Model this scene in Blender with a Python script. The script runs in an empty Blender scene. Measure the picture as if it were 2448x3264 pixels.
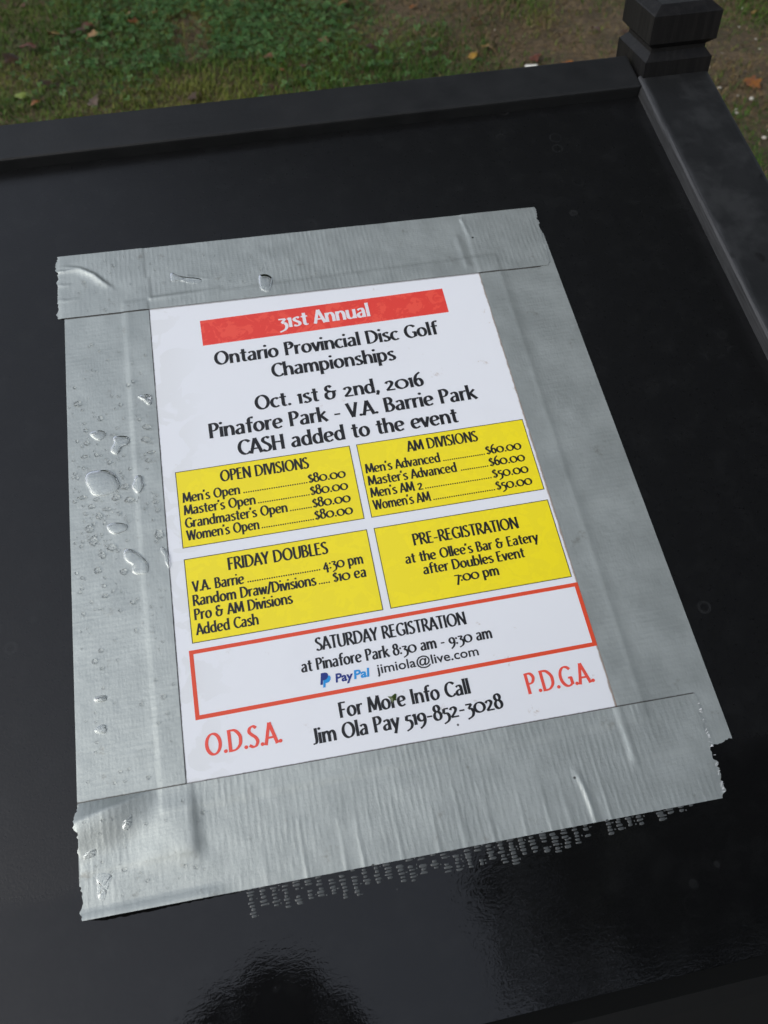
import bpy, bmesh, math, random
import numpy as np
from mathutils import Matrix, Vector
R = math.radians
rng = np.random.default_rng(7)
random.seed(7)
scene = bpy.context.scene
COL = scene.collection

# ------------------------------------------------------------------ camera
SIGN_Z = 1.0                       # height of the sheet's print origin above the lawn
CAM = Vector((0.056817, -0.232300, SIGN_Z + 0.349155))
cr = Vector((0.979202, -0.201478, -0.023862))
cu = Vector((0.167534, 0.736632, 0.655214))
cf = Vector((0.114433, 0.645585, -0.755066))
cam_d = bpy.data.cameras.new('camera')
cam = bpy.data.objects.new('camera', cam_d)
COL.objects.link(cam)
m = Matrix.Identity(4)
for i in range(3):
    m[i][0], m[i][1], m[i][2], m[i][3] = cr[i], cu[i], -cf[i], CAM[i]
cam.matrix_world = m
cam_d.sensor_fit = 'VERTICAL'
cam_d.sensor_height = 4.8
cam_d.sensor_width = 3.6
cam_d.lens = 4.8 * 2690 / 3264
cam_d.clip_start = 0.004
cam_d.clip_end = 500
cam_d.dof.use_dof = True
cam_d.dof.focus_distance = 0.425
cam_d.dof.aperture_fstop = 2.4
scene.camera = cam

# ------------------------------------------------------------------ world, sun, exposure
SUN_EL, SUN_AZ = R(36), R(-115)    # soft daylight from behind the viewer's left shoulder
world = bpy.data.worlds.new('World')
scene.world = world
world.use_nodes = True
wn, wl = world.node_tree.nodes, world.node_tree.links
wn.clear()
out = wn.new('ShaderNodeOutputWorld')
bg = wn.new('ShaderNodeBackground')
sky = wn.new('ShaderNodeTexSky')
sky.sky_type = 'NISHITA'
sky.sun_disc = False
sky.sun_elevation = SUN_EL
sky.sun_rotation = SUN_AZ
sky.air_density = 1.0
sky.dust_density = 2.0
sky.ozone_density = 1.0
hs = wn.new('ShaderNodeHueSaturation')
hs.inputs['Saturation'].default_value = 0.43
bg.inputs['Strength'].default_value = 0.15
wl.new(sky.outputs[0], hs.inputs['Color'])
# cloud cover: brighter overhead than along the horizon
wtc = wn.new('ShaderNodeTexCoord')
wsep = wn.new('ShaderNodeSeparateXYZ')
wl.new(wtc.outputs['Generated'], wsep.inputs[0])
wmr = wn.new('ShaderNodeMapRange')
for i_, v_ in enumerate((0.0, 1.0, 0.62, 1.75)):
    wmr.inputs[i_ + 1].default_value = v_
wl.new(wsep.outputs['Z'], wmr.inputs[0])
wmul = wn.new('ShaderNodeVectorMath')
wmul.operation = 'SCALE'
wl.new(hs.outputs[0], wmul.inputs[0])
wl.new(wmr.outputs[0], wmul.inputs['Scale'])
wl.new(wmul.outputs[0], bg.inputs['Color'])
wl.new(bg.outputs[0], out.inputs['Surface'])
sun_d = bpy.data.lights.new('sun', 'SUN')
sun_d.energy = 0.5
sun_d.angle = R(45)
sun_d.color = (1.0, 0.97, 0.93)
sun = bpy.data.objects.new('sun', sun_d)
COL.objects.link(sun)
sd = Vector((math.sin(SUN_AZ) * math.cos(SUN_EL), math.cos(SUN_AZ) * math.cos(SUN_EL), math.sin(SUN_EL)))
sun.rotation_euler = sd.to_track_quat('Z', 'Y').to_euler()
vs = scene.view_settings
vs.view_transform = 'Standard'
vs.look = 'None'
vs.gamma = 1
vs.exposure = 0.28

# ------------------------------------------------------------------ helpers
def link(name, me, mat=None, parent=None, mw=None):
    o = bpy.data.objects.new(name, me)
    COL.objects.link(o)
    if mat is not None:
        for mm in (mat if isinstance(mat, (list, tuple)) else [mat]):
            me.materials.append(mm)
    if parent is not None:
        o.parent = parent
    if mw is not None:
        o.matrix_world = mw
    return o

def tag(o, label, cat, group=None, kind=None):
    if label: o['label'] = label
    if cat: o['category'] = cat
    if group: o['group'] = group
    if kind: o['kind'] = kind
    return o

def empty(name, mw):
    o = bpy.data.objects.new(name, None)
    COL.objects.link(o)
    o.empty_display_size = 0.02
    o.matrix_world = mw
    return o

def mesh_np(name, verts, faces, smooth=False):
    me = bpy.data.meshes.new(name)
    me.from_pydata([tuple(v) for v in verts], [], [tuple(f) for f in faces])
    me.update()
    if smooth:
        me.polygons.foreach_set('use_smooth', [True] * len(me.polygons))
    return me

def mesh_fast(name, V, loops, sizes, smooth=False):
    me = bpy.data.meshes.new(name)
    me.vertices.add(len(V))
    me.vertices.foreach_set('co', np.asarray(V, dtype=np.float32).ravel())
    me.loops.add(len(loops))
    me.loops.foreach_set('vertex_index', np.asarray(loops, dtype=np.int32))
    sizes = np.asarray(sizes, dtype=np.int32)
    me.polygons.add(len(sizes))
    st = np.concatenate([[0], np.cumsum(sizes)[:-1]]).astype(np.int32)
    me.polygons.foreach_set('loop_start', st)
    if smooth:
        me.polygons.foreach_set('use_smooth', np.ones(len(sizes), dtype=bool))
    me.update(calc_edges=True)
    me.validate()
    return me

def bm_mesh(name, bm, smooth=False):
    me = bpy.data.meshes.new(name)
    bmesh.ops.recalc_face_normals(bm, faces=bm.faces)
    bm.to_mesh(me)
    bm.free()
    if smooth:
        me.polygons.foreach_set('use_smooth', [True] * len(me.polygons))
    return me

def box_bm(x0, x1, y0, y1, z0, z1, bevel=0.0, seg=2):
    bm = bmesh.new()
    bmesh.ops.create_cube(bm, size=1)
    for v in bm.verts:
        v.co = Vector((x0 if v.co.x < 0 else x1, y0 if v.co.y < 0 else y1, z0 if v.co.z < 0 else z1))
    if bevel > 0:
        bmesh.ops.bevel(bm, geom=list(bm.edges), offset=bevel, segments=seg, affect='EDGES', profile=0.6)
    return bm

_grid = {}
def vnoise(x, y, seed=0):
    """smooth value noise, period 256 cells, 0..1"""
    if seed not in _grid:
        _grid[seed] = np.random.default_rng(100 + seed).random((256, 256))
    g = _grid[seed]
    x = np.asarray(x, float); y = np.asarray(y, float)
    xi = np.floor(x).astype(int); yi = np.floor(y).astype(int)
    fx = x - xi; fy = y - yi
    fx = fx * fx * (3 - 2 * fx); fy = fy * fy * (3 - 2 * fy)
    a = g[xi % 256, yi % 256]; b = g[(xi + 1) % 256, yi % 256]
    c = g[xi % 256, (yi + 1) % 256]; d = g[(xi + 1) % 256, (yi + 1) % 256]
    return (a * (1 - fx) + b * fx) * (1 - fy) + (c * (1 - fx) + d * fx) * fy

def sst(a, b, x):
    t = np.clip((np.asarray(x, float) - a) / (b - a), 0, 1)
    return t * t * (3 - 2 * t)

# ------------------------------------------------------------------ materials
class NT:
    def __init__(self, name):
        self.mat = bpy.data.materials.new(name)
        self.mat.use_nodes = True
        self.n = self.mat.node_tree.nodes
        self.l = self.mat.node_tree.links
        self.p = self.n['Principled BSDF']
        self.tc = None
    def set(self, **k):
        names = {'col': 'Base Color', 'rough': 'Roughness', 'metal': 'Metallic', 'ior': 'IOR', 'spec': 'Specular IOR Level',
                 'coat': 'Coat Weight', 'coatr': 'Coat Roughness', 'trans': 'Transmission Weight', 'sss': 'Subsurface Weight'}
        for a, v in k.items():
            s = self.p.inputs[names[a]]
            if isinstance(v, tuple):
                s.default_value = (*v, 1) if len(v) == 3 else v
            elif isinstance(v, (int, float)):
                s.default_value = v
            else:
                self.l.new(v, s)
        return self
    def coord(self, scale=(1, 1, 1), loc=(0, 0, 0), rot=(0, 0, 0)):
        if self.tc is None:
            self.tc = self.n.new('ShaderNodeTexCoord')
        mp = self.n.new('ShaderNodeMapping')
        mp.inputs['Scale'].default_value = scale
        mp.inputs['Location'].default_value = loc
        mp.inputs['Rotation'].default_value = rot
        self.l.new(self.tc.outputs['Object'], mp.inputs['Vector'])
        return mp.outputs[0]
    def noise(self, scale, detail=3, rough=0.55, vec=None, dist=0.0):
        t = self.n.new('ShaderNodeTexNoise')
        t.inputs['Scale'].default_value = scale
        t.inputs['Detail'].default_value = detail
        t.inputs['Roughness'].default_value = rough
        t.inputs['Distortion'].default_value = dist
        self.l.new(vec if vec is not None else self.coord(), t.inputs['Vector'])
        return t.outputs['Fac']
    def wave(self, axis, scale, dist=1.5, dscale=1.0, detail=2, vec=None):
        t = self.n.new('ShaderNodeTexWave')
        t.bands_direction = axis
        t.inputs['Scale'].default_value = scale
        t.inputs['Distortion'].default_value = dist
        t.inputs['Detail'].default_value = detail
        t.inputs['Detail Scale'].default_value = dscale
        self.l.new(vec if vec is not None else self.coord(), t.inputs['Vector'])
        return t.outputs['Fac']
    def voro(self, scale, vec=None, feature='F1', out='Distance'):
        t = self.n.new('ShaderNodeTexVoronoi')
        t.feature = feature
        t.inputs['Scale'].default_value = scale
        self.l.new(vec if vec is not None else self.coord(), t.inputs['Vector'])
        return t.outputs[out]
    def ramp(self, fac, stops, interp='LINEAR'):
        r = self.n.new('ShaderNodeValToRGB')
        r.color_ramp.interpolation = interp
        e = r.color_ramp.elements
        while len(e) < len(stops):
            e.new(0.5)
        for q, (pos, c) in zip(e, stops):
            q.position = pos
            q.color = (*c, 1) if isinstance(c, tuple) else (c, c, c, 1)
        self.l.new(fac, r.inputs[0])
        return r.outputs[0]
    def math(self, op, a, b=0.5, clamp=False):
        t = self.n.new('ShaderNodeMath')
        t.operation = op
        t.use_clamp = clamp
        for i, v in enumerate((a, b)):
            if isinstance(v, (int, float)):
                t.inputs[i].default_value = v
            else:
                self.l.new(v, t.inputs[i])
        return t.outputs[0]
    def mix(self, fac, a, b):
        t = self.n.new('ShaderNodeMix')
        t.data_type = 'RGBA'
        for s, v in ((t.inputs['Factor'], fac), (t.inputs['A'], a), (t.inputs['B'], b)):
            if isinstance(v, tuple):
                s.default_value = (*v, 1)
            elif isinstance(v, (int, float)):
                s.default_value = v
            else:
                self.l.new(v, s)
        return t.outputs['Result']
    def range(self, v, a, b, c=0.0, d=1.0):
        t = self.n.new('ShaderNodeMapRange')
        t.interpolation_type = 'SMOOTHSTEP'
        self.l.new(v, t.inputs[0])
        for i, q in enumerate((a, b, c, d)):
            t.inputs[i + 1].default_value = q
        return t.outputs[0]
    def xyz(self):
        if self.tc is None:
            self.tc = self.n.new('ShaderNodeTexCoord')
        s = self.n.new('ShaderNodeSeparateXYZ')
        self.l.new(self.tc.outputs['Object'], s.inputs[0])
        return s.outputs
    def bump(self, h, strength=0.3, dist=0.001, prev=None):
        b = self.n.new('ShaderNodeBump')
        b.inputs['Strength'].default_value = strength
        b.inputs['Distance'].default_value = dist
        self.l.new(h, b.inputs['Height'])
        if prev is not None:
            self.l.new(prev, b.inputs['Normal'])
        self.l.new(b.outputs[0], self.p.inputs['Normal'])
        return b.outputs[0]
    def attr(self, name):
        a = self.n.new('ShaderNodeAttribute')
        a.attribute_name = name
        return a.outputs['Fac']

def simple(name, col, rough=0.5, **k):
    t = NT(name)
    t.set(col=col, rough=rough, **k)
    return t.mat

# black gloss paint of the sign board: satin, with a wet rippled film along its lower part
def m_panel():
    t = NT('black_board_paint')
    x = t.xyz()
    big = t.noise(9, 3, 0.6)
    fine = t.noise(420, 3, 0.6)
    # wet film: below the tape, with an irregular border
    yy = t.math('ADD', x[1], t.math('MULTIPLY', t.math('SUBTRACT', big, 0.5), 0.05))
    wet = t.range(yy, -0.088, -0.108, 0, 1)
    c = t.mix(t.range(t.noise(60, 4, 0.7), 0.45, 0.75), (0.0058, 0.0060, 0.0064), (0.0088, 0.0092, 0.0096))
    lint = t.range(t.voro(38), 0.030, 0.012, 0, 1)
    lint = t.math('MULTIPLY', lint, t.range(t.noise(17, 1), 0.55, 0.60))
    c = t.mix(t.math('MULTIPLY', lint, 0.7), c, (0.10, 0.10, 0.095))
    ring = t.voro(64)
    ring = t.math('MULTIPLY', t.range(ring, 0.20, 0.23, 0, 1), t.range(ring, 0.30, 0.26, 0, 1))
    ring = t.math('MULTIPLY', ring, t.range(t.noise(13, 3), 0.56, 0.68))
    c = t.mix(t.math('MULTIPLY', ring, 0.5), c, (0.026, 0.027, 0.028))
    t.set(col=c, ior=1.45)
    dry = t.math('ADD', 0.22, t.math('MULTIPLY', fine, 0.16))
    t.set(rough=t.math('ADD', t.math('MULTIPLY', dry, t.math('SUBTRACT', 1.0, wet)), t.math('MULTIPLY', wet, 0.02)))
    grain = t.bump(t.math('MULTIPLY', t.noise(900, 2, 0.6), t.math('SUBTRACT', 1.0, t.math('MULTIPLY', wet, 0.75))), 0.16, 0.0004)
    rip = t.noise(1, 3, 0.55, t.coord((190, 430, 300)), 0.8)
    rip2 = t.noise(1, 2, 0.5, t.coord((110, 170, 100)))
    hh = t.math('MULTIPLY', wet, t.math('ADD', rip, t.math('MULTIPLY', rip2, 0.3)))
    t.bump(hh, 0.040, 0.0009, grain)
    return t.mat

def m_wood(name, worn, axis):
    t = NT(name)
    sc = (14, 260, 260) if axis == 'X' else (260, 14, 260)
    g = t.noise(1, 4, 0.6, t.coord(sc))
    patch = t.range(t.noise(28, 4, 0.65), 0.42, 0.66)
    c = t.mix(patch, (0.010, 0.0108, 0.0115), (0.010 + worn * 0.03, 0.0108 + worn * 0.031, 0.0115 + worn * 0.032))
    if worn > 0.3:                      # rubbed inner arris of the right rail and dark wet spots
        x = t.xyz()
        jit = t.math('MULTIPLY', t.math('SUBTRACT', t.noise(40, 3), 0.5), 0.006)
        near = t.range(t.math('ADD', x[0], jit), 0.3545, 0.3495, 0, 1)
        sc2 = t.range(t.noise(1, 3, 0.7, t.coord((900, 30, 900))), 0.35, 0.65)
        c = t.mix(t.math('MULTIPLY', near, t.math('ADD', 0.3, t.math('MULTIPLY', sc2, 0.7))), c, (0.046, 0.048, 0.052))
        spot = t.range(t.voro(62), 0.30, 0.22, 0, 1)
        keep = t.range(t.noise(22, 2), 0.50, 0.58)
        c = t.mix(t.math('MULTIPLY', spot, keep), c, (0.004, 0.004, 0.004))
    t.set(col=c, ior=1.43, rough=t.math('ADD', 0.36, t.math('MULTIPLY', t.noise(45, 3), 0.30)))
    b = t.bump(g, 0.25, 0.0006)
    t.bump(t.noise(350, 3), 0.15, 0.0005, b)
    return t.mat

def m_post():
    t = NT('post_black_stain')
    g = t.noise(1, 4, 0.65, t.coord((300, 300, 12)))
    c = t.mix(t.range(g, 0.35, 0.75), (0.005, 0.005, 0.0055), (0.0125, 0.012, 0.012))
    t.set(col=c, rough=0.5, spec=0.32)
    t.bump(g, 0.35, 0.0008)
    return t.mat

def m_tape(axis):
    t = NT('grey_tape_' + ('across' if axis == 'X' else 'along'))
    other = 'Y' if axis == 'X' else 'X'
    pat = t.noise(40, 4, 0.6)
    base = t.mix(t.range(pat, 0.35, 0.7), (0.45, 0.487, 0.468), (0.51, 0.55, 0.53))
    dirt = t.range(t.noise(62, 5, 0.72), 0.61, 0.73)
    base = t.mix(t.math('MULTIPLY', dirt, 0.42), base, (0.19, 0.17, 0.135))
    speck = t.range(t.voro(42, out='Distance'), 0.045, 0.02, 0, 1)
    keep = t.range(t.noise(33, 1), 0.52, 0.56)
    base = t.mix(t.math('MULTIPLY', speck, keep), base, (0.02, 0.018, 0.016))
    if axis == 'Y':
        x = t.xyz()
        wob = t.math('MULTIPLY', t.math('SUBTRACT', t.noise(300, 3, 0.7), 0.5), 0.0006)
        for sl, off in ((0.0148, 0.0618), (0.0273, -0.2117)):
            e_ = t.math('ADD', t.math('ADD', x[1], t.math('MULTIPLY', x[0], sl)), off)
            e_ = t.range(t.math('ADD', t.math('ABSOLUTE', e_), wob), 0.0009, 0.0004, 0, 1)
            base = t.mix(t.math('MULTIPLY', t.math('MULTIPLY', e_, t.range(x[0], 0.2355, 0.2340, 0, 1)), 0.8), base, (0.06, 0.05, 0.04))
    t.set(col=base, metal=0.75, rough=t.math('ADD', 0.44, t.math('MULTIPLY', pat, 0.16)))
    amp = t.range(t.noise(14, 2), 0.3, 0.70, 0.2, 1.0)
    sc_ = (330, 95, 100) if axis == 'X' else (95, 330, 100)
    broken = t.range(t.noise(1, 3, 0.6, t.coord(sc_)), 0.30, 0.66, 0.0, 1.0)
    rib = t.math('MULTIPLY', t.wave(axis, 112, 3.0, 0.25, 2), broken)
    weft = t.wave(other, 190, 2.0, 0.5, 2)
    dash = t.noise(1, 2, 0.6, t.coord((620, 260, 300), rot=(0, 0, R(24 if axis == 'Y' else -14))))
    h = t.math('ADD', t.math('MULTIPLY', rib, amp), t.math('ADD', t.math('MULTIPLY', weft, 0.12), t.math('MULTIPLY', dash, 0.5 if axis == 'X' else 0.9)))
    b = t.bump(h, 0.34 if axis == 'X' else 0.22, 0.00024)
    b = t.bump(t.noise(900, 3, 0.65), 0.30, 0.0002, b)
    t.bump(t.noise(70, 3, 0.55), 0.24, 0.0014, b)
    return t.mat

def ink(name, col, rough=0.3, vary=0.0, col2=None):
    t = NT(name)
    c = col
    if col2 is not None:
        w = t.range(t.noise(85, 5, 0.6, dist=1.2), 0.47, 0.50)
        w2 = t.range(t.noise(160, 3, 0.6, dist=0.5), 0.58, 0.62)
        c = t.mix(t.math('MULTIPLY', t.math('MAXIMUM', w, w2), vary), col, col2)
    t.set(col=c, rough=rough)
    t.bump(t.noise(60, 2), 0.10, 0.0006)
    return t.mat

def m_paper():
    t = NT('laminated_paper')
    x = t.xyz()
    c = (0.80, 0.828, 0.872)
    cloud = t.range(t.noise(26, 4, 0.6), 0.5, 0.75)
    c = t.mix(t.math('MULTIPLY', cloud, 0.10), c, (0.66, 0.67, 0.72))
    # brown smears and specks, more of them towards the right-hand edge
    right = t.range(x[0], 0.03, 0.19, 0.25, 1.0)
    sm = t.range(t.noise(75, 5, 0.72), 0.635, 0.72)
    c = t.mix(t.math('MULTIPLY', t.math('MULTIPLY', sm, right), 0.55), c, (0.42, 0.33, 0.25))
    edge = t.range(t.math('ADD', x[0], t.math('MULTIPLY', t.noise(160, 4), 0.0016)), 0.1958, 0.1966, 0, 1)
    c = t.mix(t.math('MULTIPLY', edge, 0.75), c, (0.20, 0.12, 0.06))
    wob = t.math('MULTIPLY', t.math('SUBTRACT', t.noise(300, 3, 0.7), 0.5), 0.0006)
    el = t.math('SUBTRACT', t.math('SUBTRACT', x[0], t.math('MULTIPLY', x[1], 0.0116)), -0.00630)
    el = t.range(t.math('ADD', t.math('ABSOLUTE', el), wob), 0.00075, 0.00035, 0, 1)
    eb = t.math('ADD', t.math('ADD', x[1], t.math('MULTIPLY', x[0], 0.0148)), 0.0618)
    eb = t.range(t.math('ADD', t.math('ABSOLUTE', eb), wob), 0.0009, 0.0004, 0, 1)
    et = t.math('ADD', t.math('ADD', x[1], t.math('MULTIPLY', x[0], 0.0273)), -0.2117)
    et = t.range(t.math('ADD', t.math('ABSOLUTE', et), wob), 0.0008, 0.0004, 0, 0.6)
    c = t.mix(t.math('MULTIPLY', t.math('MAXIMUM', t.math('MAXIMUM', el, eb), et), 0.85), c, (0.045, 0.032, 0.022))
    left = t.range(x[0], 0.028, -0.004, 0, 1)
    damp = t.range(t.noise(48, 3, 0.5, dist=0.8), 0.50, 0.53)
    c = t.mix(t.math('MULTIPLY', t.math('MULTIPLY', damp, left), 0.26), c, (0.62, 0.64, 0.62))
    sp = t.range(t.voro(36), 0.030, 0.014, 0, 1)
    kp = t.range(t.noise(21, 1), 0.50, 0.54)
    c = t.mix(t.math('MULTIPLY', sp, kp), c, (0.06, 0.06, 0.06))
    t.set(col=c, rough=0.30, spec=0.45)
    b = t.bump(t.noise(30, 2), 0.12, 0.001)
    t.bump(t.noise(230, 3), 0.06, 0.0004, b)
    return t.mat

M = {}
M['panel'] = m_panel()
M['rail_x'] = m_wood('rail_black_paint', 0.12, 'X')
M['rail_y'] = m_wood('rail_worn_black_paint', 0.45, 'Y')
M['post'] = m_post()
M['rail_low'] = simple('lower_rail_stain', (0.0042, 0.0042, 0.0034), 0.62, spec=0.25)
M['tape_x'] = m_tape('X')
M['tape_y'] = m_tape('Y')
M['paper'] = m_paper()
M['black'] = ink('black_ink', (0.014, 0.014, 0.016), 0.32)
M['white'] = ink('white_print', (0.80, 0.79, 0.83), 0.32)
M['red'] = ink('red_banner_ink', (0.86, 0.092, 0.062), 0.28, 0.6, (0.74, 0.040, 0.034))
M['red2'] = ink('red_line_ink', (0.76, 0.082, 0.034), 0.32)
M['red3'] = ink('red_letter_ink', (0.84, 0.095, 0.066), 0.32)
M['yellow'] = ink('yellow_ink', (0.94, 0.79, 0.020), 0.28, 0.3, (0.84, 0.70, 0.03))
M['line'] = ink('thin_line_ink', (0.05, 0.048, 0.03), 0.32)
M['navy'] = ink('navy_ink', (0.018, 0.036, 0.22), 0.32)
M['azure'] = ink('azure_ink', (0.022, 0.30, 0.72), 0.32)
def m_water():
    t = NT('rain_water')
    t.set(col=(1.0, 1.0, 1.0), rough=0.0, trans=1.0, ior=1.33)
    return t.mat
M['water'] = m_water()
M['tape_edge'] = simple('tape_cut_edge', (0.10, 0.09, 0.08), 0.8)
M['glue'] = simple('glue_and_black_line', (0.072, 0.079, 0.080), 0.28)

# ------------------------------------------------------------------ frames of the sign
TILT = R(15)
WL = Matrix.Translation((0, 0, SIGN_Z)) @ Matrix.Rotation(TILT, 4, 'X')       # board frame
WP = WL @ Matrix.Rotation(-0.0085, 4, 'Z')                                     # the taped sheet sits half a degree askew
K = 0.001

# ------------------------------------------------------------------ sign stand
stand = tag(empty('sign_stand', Matrix.Translation((0.098, 0.085, 0))),
            'black painted wooden sign stand with a sloping board, raised rails and a corner post', 'sign stand')
def board(name, bm, mat, world=None, smooth=False):
    o = link(name, bm_mesh(name, bm, smooth), mat, stand)
    o.matrix_world = WL if world is None else world
    return o
board('panel', box_bm(-0.152, 0.349, -0.184, 0.343, -0.019, 0.0, 0.0), M['panel'])
RH = 0.009
board('top_rail', box_bm(-0.1525, 0.3488, 0.3412, 0.374, -0.045, RH, 0.0022, 3), M['rail_x'])
def side_rail(x0, x1):
    return box_bm(x0, x1, -0.235, 0.352, -0.045, RH + 0.0005, 0.0032, 3)
board('side_rail', side_rail(0.3485, 0.4005), M['rail_y'])
board('side_rail', side_rail(-0.2045, -0.1525), M['rail_y'])
# lower rail with a broad chamfer towards the board
bm = bmesh.new()
prof = [(-0.1785, 0.0005), (-0.1845, 0.0085), (-0.190, 0.0095), (-0.228, 0.0095), (-0.232, 0.006), (-0.232, -0.045), (-0.1785, -0.045)]
ra = [bm.verts.new((-0.1523, y, z)) for y, z in prof]
rb = [bm.verts.new((0.3482, y, z)) for y, z in prof]
n = len(prof)
for i in range(n):
    bm.faces.new((ra[i], ra[(i + 1) % n], rb[(i + 1) % n], rb[i]))
bm.faces.new(ra); bm.faces.new(rb[::-1])
board('lower_rail', bm, M['rail_low'])

def post_bm(x0, x1, y0, y1, top):
    """square post, waist groove and chamfered cap, as rings of four corners; z is world height"""
    cx, cy, hx, hy = (x0 + x1) / 2, (y0 + y1) / 2, (x1 - x0) / 2, (y1 - y0) / 2
    zt = SIGN_Z + 0.1424 + top
    prof = [(-zt, 0), (-0.0334, 0), (-0.0330, 0.0005), (-0.0286, 0.0044), (-0.0262, 0.0046), (-0.0224, 0.0005), (-0.0218, 0), (-0.0046, 0), (-0.0040, 0.0004), (0, 0.0062), (0.0003, 0.0072)]
    bm = bmesh.new()
    rings = []
    for dz, ins in prof:
        rings.append([bm.verts.new((cx + sx * (hx - ins), cy + sy * (hy - ins), zt + dz)) for sx, sy in ((-1, -1), (1, -1), (1, 1), (-1, 1))])
    for a, b in zip(rings, rings[1:]):
        for i in range(4):
            bm.faces.new((a[i], a[(i + 1) % 4], b[(i + 1) % 4], b[i]))
    bm.faces.new(rings[-1]); bm.faces.new(rings[0][::-1])
    ed = [e for e in bm.edges if abs((e.verts[0].co - e.verts[1].co).z) > 0.0005 and len(e.link_faces) == 2]
    ed = [e for e in ed if e.calc_face_angle(0) > 0.8]
    bmesh.ops.bevel(bm, geom=ed, offset=0.0012, segments=2, affect='EDGES')
    return bm
I4 = Matrix.Identity(4)
for x0 in (0.351, -0.203):
    board('corner_post', post_bm(x0, x0 + 0.0487, 0.333, 0.381, 0), M['post'], I4)
for x0 in (0.351, -0.203):      # short front legs under the lower corners
    b = box_bm(x0 + 0.002, x0 + 0.046, -0.20, -0.155, 0, SIGN_Z - 0.085, 0.002)
    board('leg', b, M['post'], I4)

# ------------------------------------------------------------------ the sheet
poster = tag(link('poster', mesh_np('poster', [(-.019, -.0725, .0003), (.210, -.0725, .0003), (.210, .2195, .0003), (-.019, .2195, .0003)], [(0, 1, 2, 3)]), M['paper'], None, WP),
             'white laminated event notice with red banner and four yellow boxes, taped to the black board', 'notice')

def part(name, me, mat, parent=None, label=None):
    o = link(name, me, mat, parent or poster)
    if label: o['label'] = label
    return o
def quad_mesh(name, x0, x1, y0, y1, z):
    return mesh_np(name, [(x0 * K, y0 * K, z * K), (x1 * K, y0 * K, z * K), (x1 * K, y1 * K, z * K), (x0 * K, y1 * K, z * K)], [(0, 1, 2, 3)])
def frame_mesh(name, x0, x1, y0, y1, w, z):
    o = [(x0, y0), (x1, y0), (x1, y1), (x0, y1)]
    i = [(x0 + w, y0 + w), (x1 - w, y0 + w), (x1 - w, y1 - w), (x0 + w, y1 - w)]
    V = [(a * K, b * K, z * K) for a, b in o + i]
    return mesh_np(name, V, [(k, (k + 1) % 4, 4 + (k + 1) % 4, 4 + k) for k in range(4)])

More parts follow.
